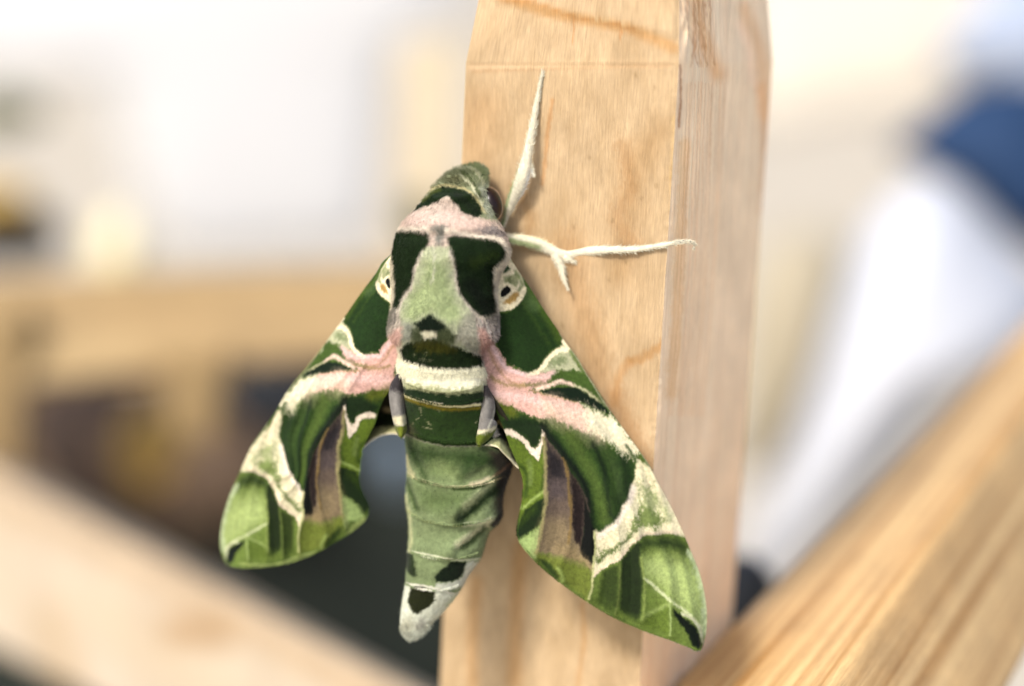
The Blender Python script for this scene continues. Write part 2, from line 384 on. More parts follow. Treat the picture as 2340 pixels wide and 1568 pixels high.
bst.line((196, 168, 126), 60, [(400, 1440), (500, 1450)], 34, .9, 8).line((214, 192, 160), 60, [(-100, 1080), (200, 1240), (600, 1450), (900, 1620)], 40, .6, 8).line((250, 250, 255), 70, [(60, 1270), (200, 1400), (260, 1560)], 50, .8, 8).line((206, 186, 150), 50, [(100, 1420), (180, 1600)], 40, .7, 8)
beam('wooden_beam', [(1250, 1735, -75), (1250, 2120, -70), (1300, 2160, -110), (1300, 1760, -115)],
     [(-260, 945, -210), (-260, 1360, -200), (-200, 1340, -250), (-200, 940, -255)], cream_wood,
     'thick cream coloured beam sloping down from the lower left towards the post', 'beam', stain=bst)
tan_wood = wood_mat('tan softwood', (150, 130, 94), (124, 100, 64), gx=0.15, gy=2.2, contrast=0.5, bump=0.1, fine=0.08)
beam('horizontal_beam', [(1300, 585, -190), (1300, 770, -185), (1300, 775, -235), (1300, 595, -240)],
     [(-260, 640, -215), (-260, 915, -205), (-260, 910, -260), (-260, 640, -265)], tan_wood,
     'tan horizontal timber left of the moth, below the white cloth', 'beam')

for nr_, fr_, lb in (([(-240, 700, -196), (70, 700, -196), (70, 700, -240), (-240, 700, -240)], [(-240, 1110, -206), (50, 1110, -206), (50, 1110, -250), (-240, 1110, -250)], 'short tan upright under the left end of the horizontal timber'),
                     ([(350, 800, -190), (530, 800, -190), (530, 800, -230), (350, 800, -230)], [(400, 1010, -196), (490, 1010, -196), (490, 1010, -234), (400, 1010, -234)], 'narrow brown upright under the middle of the horizontal timber')):
    beam('wooden_upright', nr_, fr_, tan_wood, lb, 'upright', nseg=12)
pale_wood = wood_mat('pale yellowish softwood', (176, 166, 144), (158, 142, 116), gx=0.12, gy=1.2, contrast=0.4, bump=0.1, fine=0.08)
beam('wooden_upright', [(905, 90, -270), (1060, 80, -268), (1060, 80, -300), (905, 90, -302)], [(880, 680, -262), (1060, 680, -260), (1060, 680, -292), (880, 680, -294)], pale_wood,
     'pale blurred upright timber just left of the post and behind the moth head', 'upright', nseg=20)
# ------------------------------------------------------------------ soft background things (out of focus, some standing in for shade or bright ground)
def pillow(name, outline, z, thick, mat, label=None, cat=None, tilt=(0, 0), n=48, rings=10, flat=1.0, parent=None):
    """closed cushion-like solid whose outline is given by measured positions at depth z (mm)"""
    o = spline(list(outline)+[outline[0]], n+1)[:-1]; c = o.mean(0)
    V = []; 
    for side in (1, -1):
        for k in range(rings):
            a = (k/(rings-1))*math.pi/2
            r = math.cos(a)**0.8 if k < rings-1 else 0.02
            p = c+(o-c)*r
            zz = z+side*thick*math.sin(a)**flat + (p[:, 0]-c[0])*tilt[0]+(p[:, 1]-c[1])*tilt[1]
            V.append(cam_pt(p[:, 0], p[:, 1], zz))
    V = np.array(V); f = []
    F1 = grid_faces(rings, n, True)
    f += F1; f += [tuple(i+rings*n for i in q[::-1]) for q in F1]
    f.append(tuple((rings-1)*n+i for i in range(n))); f.append(tuple(rings*n+(rings-1)*n+i for i in range(n-1, -1, -1)))
    ob = mesh_obj(name, to_world(V.reshape(-1, 3)), f, mat, parent)
    if label: tag(ob, label, cat)
    return ob
m_white = flat_mat('white cotton', (176, 176, 176), var=0.06, scale=5)
m_lav = flat_mat('off-white cotton', (182, 185, 192), var=0.12, scale=11)
m_blue = flat_mat('deep blue cotton', (23, 48, 80), var=0.12, scale=12)
m_pblue = flat_mat('pale blue cotton', (148, 158, 176), var=0.04, scale=12)
m_dark = flat_mat('dark green shade sheet', (20, 27, 21), var=0.15, scale=14)
m_brown = flat_mat('dark brown shade', (46, 34, 27), var=0.25, scale=20)
m_black = flat_mat('black rubber', (30, 30, 32), var=0.15, scale=20)
m_navy = flat_mat('navy cloth', (28, 32, 38), var=0.2, scale=14)
m_yel = flat_mat('yellow wood chip', (164, 134, 66), var=0.15, scale=20)
m_pyel = flat_mat('pale yellow straw', (214, 204, 168), var=0.08, scale=20)
m_olive = flat_mat('olive leaf', (84, 86, 62), var=0.15, scale=20)
m_ground_shade = flat_mat('beige shade lump', (160, 150, 128), var=0.08, scale=15)
m_grey = flat_mat('grey-blue pebble', (118, 134, 150), var=0.05, scale=15)

pillow('white_cloth', [(-140, -160), (300, -160), (600, -160), (1060, -160), (1060, 40), (930, 110), (890, 300), (880, 440), (850, 560), (620, 585), (430, 590), (330, 500), (285, 330), (190, 170), (-140, 150)], -650, 14, m_white,  # white cloth, drawn wider so the overexposed ground reads white
       'large plain white cloth hanging behind, widened to whiten the ground, upper left of the moth', 'cloth', flat=0.4)
pillow('cream_fill_panel', [(1700, -160), (2240, -160), (2220, 120), (2120, 230), (1950, 250), (1700, 260)], -640, 12, flat_mat('cream fill panel', (194, 186, 172), var=.04, scale=6),  # made-up panel that brightens the ground right of the post top
       'cream panel added to brighten the far background right of the post top', 'cloth', flat=0.4)
pillow('white_sleeve', [(2060, 430), (2140, 392), (2220, 440), (2300, 530), (2400, 660), (2400, 780), (2200, 900), (2060, 1050), (1900, 1220), (1760, 1370), (1690, 1400), (1705, 1240), (1790, 1060), (1850, 900), (1910, 700), (1980, 520)], -270, 52, m_lav,
       'white cloth shape slanting behind the right side of the post', 'cloth')
pillow('blue_cloth', [(2030, 335), (2130, 262), (2230, 195), (2400, 205), (2520, 430), (2470, 600), (2340, 560), (2240, 480), (2160, 410), (2080, 365)], -275, 22, m_blue,
       'deep blue cloth above the white cloth at the right edge', 'cloth')
pillow('pale_blue_cloth', [(2130, 110), (2230, 10), (2300, -120), (2480, -100), (2480, 230), (2370, 250), (2280, 180), (2200, 190)], -380, 20, m_pblue,
       'pale blue cloth in the upper right corner above the blue cloth', 'cloth')
pillow('shade_sheet', [(-120, 880), (300, 850), (700, 800), (1080, 830), (1180, 1200), (1250, 1900), (600, 1900), (-200, 1700)], -460, 10, m_dark,  # dark sheet put where the green ground lies in shade
       'dark green shade sheet added for the shaded ground in the gap behind the moth tail', 'sheet', flat=0.35)
pillow('brown_shade_panel', [(-160, 860), (300, 850), (620, 850), (680, 1000), (640, 1180), (300, 1220), (-160, 1100)], -430, 8, flat_mat('brown shade panel', (80, 63, 48), var=.25, scale=9),  # made-up panel giving the shaded gap a browner tone
       'brown shade panel added to tint the shaded gap below the horizontal timber', 'board', flat=0.4)
pillow('navy_cloth', [(530, 830), (640, 800), (760, 850), (760, 960), (660, 1010), (560, 980), (510, 900)], -330, 14, m_navy,
       'small navy cloth bundle just left of the left wing', 'cloth')
pillow('pebble', [(868, 1010), (905, 985), (945, 1000), (960, 1060), (940, 1120), (900, 1130), (868, 1080)], -380, 14, m_grey,
       'grey blue rounded pebble seen between left wing and abdomen', 'stone')
pillow('brown_piece', [(60, 900), (200, 860), (330, 880), (300, 960), (250, 1020), (270, 1110), (380, 1160), (330, 1240), (180, 1180), (70, 1050)], -340, 18, m_brown,  # dark solid in place of the shade under the timber
       'dark brown shade lump standing in for the shaded ground under the tan timber at the left', 'bark')
pillow('brown_piece', [(440, 960), (560, 1000), (650, 1060), (610, 1180), (500, 1220), (400, 1180), (400, 1040)], -345, 16, flat_mat('grey brown bark', (88, 72, 58), var=0.2),
       'grey brown bark piece between yellow chip and left wing tip', 'bark')
pillow('wood_chip', [(290, 960), (370, 930), (410, 990), (395, 1080), (330, 1120), (280, 1060)], -300, 12, m_yel,
       'yellow wood chip below the tan timber at the left', 'wood chip')
pillow('black_pot', [(-90, 500), (40, 485), (130, 500), (150, 560), (110, 600), (-20, 605), (-110, 590)], -330, 18, m_black,
       'black pot at the left edge under the yellow lump', 'pot')
pillow('yellow_lump', [(-90, 420), (30, 415), (85, 450), (70, 490), (-20, 505), (-100, 490)], -322, 14, m_yel,
       'yellow lump resting on the black pot at the left edge', 'lump')
pillow('olive_leaf', [(-70, 225), (20, 210), (100, 240), (90, 285), (0, 300), (-80, 290)], -330, 8, m_olive,
       'olive green leaf at the upper left edge', 'leaf')
pillow('straw_tuft', [(215, 520), (280, 480), (320, 540), (320, 620), (260, 650), (210, 610)], -330, 12, m_pyel,
       'pale yellow straw tuft between black pot and white cloth', 'straw')
pillow('beige_shade_lump', [(1740, 560), (1830, 520), (1930, 560), (1930, 760), (1840, 980), (1760, 1080), (1690, 1060), (1690, 760)], -360, 22, m_ground_shade,  # solid put where a shadow lies on the ground
       'beige shade lump standing in for shadow on the ground between the post and the white cloth', 'stone')
pillow('dark_leaf', [(915, 470), (960, 440), (1000, 480), (1000, 540), (950, 560), (918, 520)], -230, 6, m_olive,
       'small dark leaf behind the left side of the moth head', 'leaf')
pillow('dark_pebble', [(1655, 1275), (1725, 1270), (1775, 1340), (1740, 1430), (1650, 1430)], -95, 6, m_navy,
       'small dark blue lump behind the post where the rail starts', 'lump')

# ------------------------------------------------------------------ the moth
moth = empty('hawk_moth', tuple(W(1030, 700, -8)))
tag(moth, 'green and pink patterned hawk moth clinging head up to the wooden post', 'moth')
DG = (34, 66, 34); MG = (78, 112, 56); CR = (240, 228, 202); PK = (224, 180, 176)
# ---- right forewing pattern
rw = Paint((84, 114, 58), 1.31)
rw.poly((36, 72, 32), U('B', (230, 380), (330, 390), (420, 330), (490, 260), (560, 110), (640, -60), (700, 20), (860, 330), (1080, 700), (1095, 800), (1030, 830), (900, 900), (850, 980), (800, 1040), (780, 1100), (720, 1150), (640, 1175), (560, 1155), (480, 1110), (380, 1080), (300, 970), (240, 900), (200, 770), (225, 700), (215, 520)), 3)
rw.line((82, 112, 46), 22, U('B', (640, 0), (800, 280), (950, 520), (1060, 720)), 12, .75, 4)
rw.line((66, 98, 44), 8, U('B', (560, 250), (700, 480), (800, 640), (900, 800)), 6, .5, 4)
rw.line((92, 126, 84), 26, U('B', (560, 60), (640, 200), (700, 280)), 14, .6, 6)
# base spot
rw.poly(CR, U('E', (2090, 120), (2200, 270), (2280, 400), (2340, 600), (2300, 720), (2220, 840), (2100, 930), (1980, 960), (1860, 960), (1800, 700), (1780, 300), (1900, 150)), 2, 1, 2)
rw.poly((66, 96, 72), U('E', (2000, 300), (2060, 230), (2110, 300), (2060, 350), (1995, 370)), 2)
rw.poly((172, 176, 138), U('E', (2010, 420), (2080, 400), (2200, 370), (2250, 420), (2240, 520), (2200, 590), (2120, 540), (2010, 510)), 3)
rw.poly((110, 128, 92), U('E', (2060, 440), (2110, 420), (2140, 480), (2100, 530), (2050, 500)), 3, .7)
rw.line((120, 146, 92), 7, U('E', (2190, 330), (2290, 520), (2250, 640)), 3, .7)
rw.poly((8, 20, 14), U('E', (1960, 640), (2000, 590), (2060, 560), (2110, 600), (2115, 650), (2060, 700), (2000, 740), (1960, 730)), 1.5, 1, 1)
rw.poly((196, 160, 98), U('E', (1990, 830), (2060, 760), (2140, 680), (2230, 660), (2250, 720), (2180, 800), (2090, 850)), 3)
rw.line(CR, 9, U('E', (2330, 600), (2290, 720), (2210, 830), (2100, 910)), 2)
# speckled field beyond the first white line
rw.poly((186, 188, 160), U('B', (1080, 800), (1180, 860), (1330, 1160), (1250, 1150), (1150, 1160), (1050, 1140), (950, 1180), (850, 1190), (780, 1180), (900, 1060), (960, 980)), 4, 1, 5)
rw.poly((112, 136, 96), U('B', (950, 1000), (1060, 940), (1120, 960), (1150, 1040), (1080, 1080), (960, 1080), (900, 1120)), 6, .7, 8)
rw.line((108, 134, 82), 8, U('B', (1150, 850), (1230, 970), (1310, 1080), (1400, 1210)), 4, .8)
rw.poly((52, 86, 40), U('C', (130, 110), (250, 150), (400, 195), (520, 250), (640, 300), (760, 350), (850, 350), (950, 350), (1100, 410), (1300, 510), (1480, 560), (1640, 650), (1780, 760), (1880, 830), (1960, 810), (2050, 960), (2060, 1080), (2000, 1260), (1960, 1420), (1860, 1568), 'D', (1140, 130), (1110, 190), (1060, 270), (1000, 370), (940, 410), (850, 460), (812, 440), (810, 760), (740, 700), (600, 500), 'C', (900, 1000), (820, 500), (700, 720), (500, 560), (300, 490)), 5, 1, 6)
# pink field
rw.poly(PK, U('B', (-120, 500), (0, 580), (60, 640), (150, 760), (210, 860), (350, 1080), (500, 1160), (650, 1210), (760, 1200), (900, 1170), (1000, 1150), (880, 1290), (880, 1350), (760, 1400), (640, 1420), (830, 1450), (1000, 1500), (1130, 1530), 'C', (1290, 130), (1450, 220), (1560, 330), (1560, 470), (1450, 530), (1300, 500), (1100, 390), (950, 330), (850, 330), (760, 330), (640, 280), (520, 230), (400, 180), (250, 140), (130, 90), 'B', (120, 1540), (80, 1400), (50, 1250), (-60, 1100)), 8, 1, 7, .6)
rw.line((236, 204, 212), 9, U('B', (-20, 640), (140, 830), (220, 960), (330, 1120), (430, 1160), (560, 1200), (680, 1215)), 4, .8)
rw.line((188, 150, 118), 6, U('B', (20, 760), (150, 1000), (250, 1160), (340, 1260), (440, 1320), (560, 1340)), 4, .75, 5)
rw.line((164, 142, 92), 8, U('B', (130, 1230), (230, 1310), (340, 1340), (450, 1360), (560, 1350), (660, 1340), (760, 1360)), 5, .8, 6)
rw.line((124, 126, 84), 7, U('B', (600, 1320), (700, 1360), (740, 1330), (860, 1330)), 4, .7, 5)
rw.line((178, 148, 104), 3, U('B', (640, 1410), (800, 1460), (980, 1510), 'C', (1120, 70), (1260, 120)), 2, .8)
rw.line((240, 206, 210), 16, U('B', (180, 1470), (400, 1500), 'C', (640, 60), (820, 120), (1000, 160), (1200, 250)), 10, .6, 6)
# white line one
rw.line(CR, 10.5, U('B', (1100, 760), (1150, 870), (1060, 870), (980, 920), (900, 980), (850, 1060), (790, 1130), (700, 1190), (620, 1215)), 2.5, 1, 3)
rw.line((226, 196, 196), 10, U('B', (620, 1220), (760, 1240), (860, 1230), (960, 1180)), 5, .8)
# green band two, pink line two, dark band three
rw.poly((76, 110, 56), U('B', (870, 1300), (930, 1240), (1020, 1190), (1150, 1160), (1220, 1130), (1330, 1170), (1400, 1190), (1540, 1400), (1680, 1600), (1500, 1500), (1400, 1440), (1250, 1350), (1150, 1290), (1050, 1270), (950, 1290)), 3, 1, 5)
rw.line((230, 202, 190), 8.5, U('B', (760, 1395), (860, 1370), (960, 1325), (1050, 1300), (1130, 1310), (1230, 1350)), 3, 1, 4)
rw.line((206, 200, 168), 6, U('B', (1230, 1350), (1350, 1405), (1450, 1470), (1550, 1540), 'C', (1640, 160)), 3.5, .9, 4)
rw.poly((18, 48, 28), U('B', (780, 1425), (900, 1400), (1000, 1380), (1150, 1370), (1300, 1395), (1400, 1460), (1500, 1530), 'C', (1600, 110), (1730, 270), (1600, 230), (1480, 180), (1400, 130), (1250, 100), (1100, 55), (950, 20)), 2.5, 1, 3)
rw.poly((80, 108, 62), U('C', (1520, 20), (1620, 20), (1780, 290), (1720, 260), (1600, 120)), 4, .8)
# whitish speckled field
rw.line((236, 206, 190), 44, U('C', (900, 200), (1150, 300), (1400, 400), (1560, 500)), 26, .75, 8)
rw.poly((228, 220, 198), U('C', (1330, 130), (1480, 190), (1640, 270), (1760, 290), (1920, 480), (2100, 700), (2120, 800), (2000, 830), (1880, 820), (1800, 740), (1700, 640), (1560, 560), (1420, 500), (1380, 330)), 16, 1, 8, 1.0)
# central green field
rw.line((112, 124, 42), 22, U('C', (170, 130), (300, 190), (420, 250)), 12, .8, 5)
rw.poly((30, 60, 28), U('C', (280, 360), (400, 330), (560, 320), (700, 350), (820, 380), (860, 500), (790, 560), (760, 680), (700, 715), (650, 650), (600, 570), (540, 530), (450, 480), (330, 460)), 6, 1, 4)
rw.line((104, 124, 74), 26, U('C', (900, 380), (1100, 470), (1300, 560), (1440, 620)), 14, .6, 8)
rw.line((88, 118, 60), 30, U('C', (1180, 560), (1280, 760), (1400, 960), (1520, 1200), (1590, 1500), 'D', (900, 200), (900, 340)), 13, .85, 5)
rw.line((70, 98, 54), 24, U('C', (1620, 700), (1700, 860), (1800, 1100), (1840, 1400)), 14, .6, 5)
rw.line((24, 46, 24), 9, U('C', (1480, 660), (1580, 860), (1650, 1100), (1720, 1568), 'D', (1000, 330)), 7, .8, 3)
rw.line((16, 34, 20), 16, U('C', (830, 430), (900, 560), (1050, 740), (1160, 900), (1300, 1090), (1400, 1300), (1440, 1568), 'D', (760, 250), (790, 500), (790, 700)), 9, .95, 3)
rw.line((30, 56, 32), 30, U('C', (1900, 900), (1960, 1060), (1930, 1260), (1860, 1440)), 18, .6, 5)
rw.poly((12, 22, 16), U('D', (690, 40), (740, 200), (770, 330), (808, 440), (806, 742), (740, 700), (690, 640), (700, 560), (730, 450)), 4, 1, 2)
# inner stripe
rw.poly((98, 128, 52), U('C', (320, 520), (420, 570), (520, 630), (580, 700), (640, 790), (740, 900), (800, 790), (850, 780), (860, 1000), (850, 1280), (840, 1700), (500, 1700), (540, 1300), (520, 1100), (480, 980), (400, 850), (350, 700)), 4, 1, 3)
rw.line((40, 72, 26), 8, U('C', (500, 940), (590, 1040), (610, 1200), (590, 1360)), 6, .7)
rw.line((44, 76, 30), 7, U('C', (830, 1000), (830, 1150), (800, 1280)), 6, .6)
rw.line((134, 160, 104), 9, U('C', (640, 900), (660, 1050), (650, 1200)), 7, .5)
rw.poly((30, 56, 24), U('D', (372, 140), (365, 250), (350, 330), (320, 400), (280, 430), (220, 470), (150, 512), (122, 470), (130, 400), (165, 320), (200, 260), (270, 200)), 3, 1, 3)
rw.poly((64, 92, 30), U('D', (180, 300), (300, 190), (300, 250), (230, 330), (150, 400)), 9, .7, 4)
rw.line((152, 180, 110), 6, U('C', (560, 1530), (620, 1470), (700, 1400), (780, 1345), (840, 1300)), 3, .9)
rw.poly((150, 178, 122), U('D', (140, 520), (220, 476), (290, 432), (335, 400), (325, 500), (305, 600), (295, 690), (220, 630), (160, 570)), 5, 1, 4)
# white V
rw.poly((234, 218, 208), U('C', (300, 470), (400, 478), (490, 530), (560, 570), (620, 640), (660, 710), (720, 735), (770, 680), (800, 570), (824, 480), (842, 560), (820, 680), (790, 770), (765, 900), (720, 860), (650, 790), (600, 720), (560, 650), (480, 600), (420, 575), (330, 545)), 2, 1, 3)
# purple-brown band
rw.poly((116, 100, 92), U('C', (826, 500), (900, 630), (1000, 745), (1095, 860), (1130, 950), (1190, 1060), (1290, 1180), (1350, 1300), (1400, 1400), (1440, 1568), 'D', (700, 60), (730, 200), (725, 400), (700, 600), (800, 750), (790, 790), (560, 660), (420, 640), (300, 640), (320, 500), (360, 350), (378, 200), (372, 60), 'C', (850, 1300), (860, 1000), (855, 700)), 3, 1, 3)
rw.poly((52, 47, 56), U('C', (880, 680), (990, 760), (1080, 880), (1120, 1000), (1140, 1160), (900, 1130), (880, 900)), 12, .95, 5)
rw.poly((88, 78, 90), U('C', (890, 1130), (1140, 1150), (1160, 1400), (890, 1400)), 16, .6, 5)
rw.poly((150, 132, 104), U('D', (330, 480), (380, 330), (560, 330), (700, 560), (800, 750), (790, 790), (560, 680), (300, 650)), 22, .85, 5)
rw.poly((56, 42, 42), U('C', (1180, 1060), (1290, 1180), (1350, 1300), (1400, 1400), (1430, 1568), 'D', (690, 40), (735, 150), (730, 300), (720, 450), (695, 600), (650, 540), (620, 400), (625, 200), (610, 0)), 6, 1, 5)
rw.poly((12, 22, 16), U('D', (735, 190), (775, 330), (808, 440), (806, 742), (740, 700), (690, 640), (700, 560), (728, 440)), 3, 1, 2)
rw.line((160, 150, 108), 7, U('C', (828, 580), (850, 800), (855, 1200), (850, 1500), 'D', (385, 100), (380, 200), (352, 380), (325, 520), (300, 640)), 3, .9, 3)
rw.line((142, 116, 66), 5, U('C', (1085, 850), (1135, 980), (1165, 1200), (1190, 1500), 'D', (606, 120), (612, 250), (602, 400), (584, 560)), 3, .8, 3)
rw.line((168, 150, 118), 9, U('D', (600, 600), (700, 690), (790, 780)), 5, .7)
# outer white band
rw.poly((222, 213, 186), U('C', (2075, 860), (2170, 920), (2300, 1050), (2450, 1300), 'D', (1480, 150), (1560, 310), (1640, 480), (1650, 540), (1560, 480), (1450, 452), (1380, 480), (1300, 470), (1230, 500), (1130, 585), (1080, 660), (1040, 715), (960, 740), (880, 790), (830, 860), (795, 880), (805, 780), (830, 600), (814, 440), (870, 460), (950, 415), (1010, 370), (1060, 270), (1110, 195), (1145, 120), 'C', (1870, 1568), (1900, 1500), (1980, 1400), (2010, 1240), (2060, 1120), (2068, 1000)), 3, 1, 4)
rw.poly((112, 138, 78), U('D', (1230, 200), (1350, 250), (1450, 330), (1480, 370), (1400, 425), (1250, 430), (1190, 440), (1100, 520), (1000, 600), (900, 680), (835, 740), (835, 640), (900, 610), (1050, 560), (1130, 440), (1180, 330)), 16, .95, 10, .7)
rw.poly((124, 146, 92), U('C', (2120, 1150), (2300, 1250), (2400, 1500), (2300, 1750), (2120, 1750), (2080, 1500)), 26, .7, 10, 1.3)
rw.line((84, 112, 56), 7, U('D', (850, 720), (930, 650), (1030, 580), (1120, 510), (1180, 430)), 4, .8, 4)
rw.line((150, 166, 118), 14, U('D', (1250, 60), (1330, 120), (1420, 220), (1490, 330)), 9, .6, 9)
rw.line((236, 222, 214), 12, U('C', (2030, 1240), (1990, 1400), (1910, 1540), 'D', (1130, 190), (1070, 290), (1010, 385), (940, 430), (860, 490)), 5, .95, 3)
rw.line((230, 212, 192), 7, U('D', (800, 860), (880, 785), (960, 725), (1040, 690), (1100, 620), (1180, 540), (1250, 480), (1330, 460), (1400, 465), (1480, 445), (1570, 460)), 2.5, .95, 3)
rw.line((66, 96, 54), 6, U('C', (1935, 690), (2000, 790), (2065, 900)), 3, .9, 3)
# outer field and tip
rw.poly((112, 140, 74), U('D', (1640, 500), (1700, 600), (1790, 800), (1840, 1000), (1850, 1200), (1830, 1400), (1760, 1530), (1500, 1450), (1100, 1250), (720, 1060), (790, 980), (800, 870), (880, 795), (960, 745), (1040, 722), (1130, 592), (1235, 508), (1300, 480), (1390, 488), (1450, 462), (1560, 484)), 2.5, 1, 3)
rw.poly((48, 70, 32), U('D', (1235, 520), (1300, 492), (1380, 500), (1450, 476), (1560, 500), (1640, 560), (1680, 660), (1600, 640), (1500, 615), (1380, 600), (1280, 600), (1230, 640)), 20, .97, 4)
rw.poly((166, 188, 128), U('D', (1250, 700), (1400, 660), (1640, 720), (1740, 840), (1790, 1000), (1810, 1200), (1780, 1350), (1700, 1210), (1600, 1130), (1520, 1060), (1440, 980), (1350, 900), (1270, 820)), 26, .95, 6)
rw.line((190, 206, 178), 14, U('D', (1680, 640), (1740, 780), (1790, 960), (1810, 1150), (1800, 1350)), 8, .8, 8)
rw.line((206, 214, 178), 6, U('D', (1260, 870), (1340, 930), (1430, 1005), (1510, 1080), (1600, 1140), (1700, 1220), (1770, 1310)), 3.5, .9, 3)
rw.line((156, 180, 118), 7, U('D', (1510, 1090), (1400, 1140), (1310, 1185), (1240, 1230)), 5, .8)
rw.poly((54, 74, 30), U('D', (890, 810), (960, 765), (1035, 745), (1035, 1100), (990, 1190), (900, 1130), (840, 1070), (860, 950)), 8, .9, 3)
rw.poly((34, 54, 24), U('D', (1055, 705), (1130, 610), (1200, 540), (1240, 560), (1225, 680), (1240, 800), (1250, 900), (1240, 1180), (1200, 1250), (1100, 1200), (1040, 1150), (1050, 900)), 6, .95, 3)
rw.poly((80, 104, 46), U('D', (850, 1010), (1000, 1130), (1240, 1230), (1240, 1290), (1000, 1210), (800, 1080)), 14, .6, 4)
rw.line((110, 128, 74), 3, U('D', (1045, 740), (1045, 900), (1025, 1080), (1000, 1190)), 2, .8, 1.5)
rw.line((140, 160, 96), 3.5, U('D', (1235, 690), (1262, 900), (1265, 1100), (1250, 1240)), 2.5, .8, 1.5)
rw.poly((92, 120, 50), U('D', (1260, 1210), (1480, 1130), (1490, 1380), (1250, 1300)), 9, .7)
rw.line((160, 184, 124), 3.5, U('D', (1492, 1090), (1500, 1250), (1495, 1380)), 2, .85, 1.5)
rw.poly((14, 36, 20), U('D', (1515, 1140), (1580, 1190), (1650, 1240), (1720, 1300), (1752, 1370), (1770, 1460), (1745, 1500), (1690, 1470), (1660, 1380), (1620, 1320), (1580, 1260), (1530, 1200)), 4, 1, 3)
rw.line((206, 206, 184), 6, U('D', (1600, 1180), (1700, 1240), (1765, 1340), (1785, 1440)), 3, .9, 2)
rw.poly((116, 132, 60), U('D', (290, 640), (420, 650), (560, 680), (700, 700), (790, 790), (792, 960), (750, 1060), (650, 990), (500, 870), (300, 700)), 7, .95, 5)
rw.poly((158, 138, 104), U('D', (480, 560), (640, 590), (780, 760), (700, 740), (560, 690), (430, 650)), 14, .8, 6)
rw.poly((46, 72, 28), U('D', (305, 695), (380, 705), (440, 760), (500, 850), (480, 880), (400, 800)), 6, .95, 4)
rw.line((146, 170, 104), 6, U('D', (490, 780), (520, 830), (530, 890)), 5, .8)
rw.line((196, 196, 146), 4, U('D', (815, 450), (822, 600), (806, 760), (800, 870), (792, 970), (765, 1050)), 2, .95, 1.5)
rw.line((164, 180, 120), 4, U('D', (140, 540), (200, 640), (320, 770), (500, 900), (720, 1060), (1000, 1225), (1300, 1360), (1600, 1460)), 2.5, .7, 1)
rw.line((176, 168, 146), 3, U('B', (1050, 660), (1180, 840), (1320, 1060), (1470, 1300), (1640, 1580), 'C', (1900, 420), (2120, 760), (2340, 1130)), 1.5, .75, 1)

COSTA_R = U('0', (1140, 560), 'A', (370, 100), (460, 240), (560, 380), (700, 600), (850, 820), (940, 960), (1060, 1110), (1150, 1270), (1240, 1400), (1340, 1560), '0', (1393, 936), (1437, 997.6), (1481, 1059), (1503, 1103), (1527, 1147), (1549, 1191), (1564, 1225), (1582, 1268), (1599, 1312), (1610, 1360), (1615, 1404), (1612.5, 1446), (1606, 1474), (1600, 1484))
MARG_R = U('0', (1060, 700), (1085, 770), (1100, 840), (1109, 880), (1118.5, 905.3), (1129.4, 929.5), (1140.4, 956), (1151, 980), (1158, 1000), (1167, 1025), (1176, 1046), (1185, 1068), (1192, 1087), (1195.5, 1110), (1195.5, 1140), (1191, 1165), (1185, 1192), (1182, 1217), (1188.7, 1237), (1206.3, 1261.3), (1230.5, 1287.7), (1265.6, 1318.4), (1300.8, 1344.8), (1336, 1369), (1373.3, 1393), (1406, 1410.7), (1450, 1430.5), (1494, 1448), (1538, 1463), (1577.7, 1478.8), (1590, 1485), (1600, 1484))
COSTA_L = U('0', (915, 560), (896.5, 580), (874.5, 600), (859, 626), (817.4, 681), (784.4, 729.5), (764.6, 755.9), (731.7, 799.8), (698.7, 841.6), (668, 879), (648, 909.7), (636.6, 929.5), (610, 970), (577, 1017), (567, 1037), (545, 1087.7), (525, 1133.8), (509.7, 1186.5), (504, 1230.5), (506.4, 1261), (514, 1283), (524, 1291))
MARG_L = U('0', (950, 700), (922, 780), (912, 840), (905, 870), (898, 881.7), (888, 896), (876, 914), (865, 940), (860.5, 958), (856, 970), (846.8, 988), (836, 1010), (827, 1035), (821, 1065), (819.6, 1090), (822, 1112), (830, 1132), (840, 1152), (841, 1168), (832, 1187), (812, 1206), (786.6, 1223.9), (742.6, 1250), (698.7, 1271), (654.8, 1285.4), (610.8, 1293), (567, 1295.5), (540, 1295), (524, 1291))

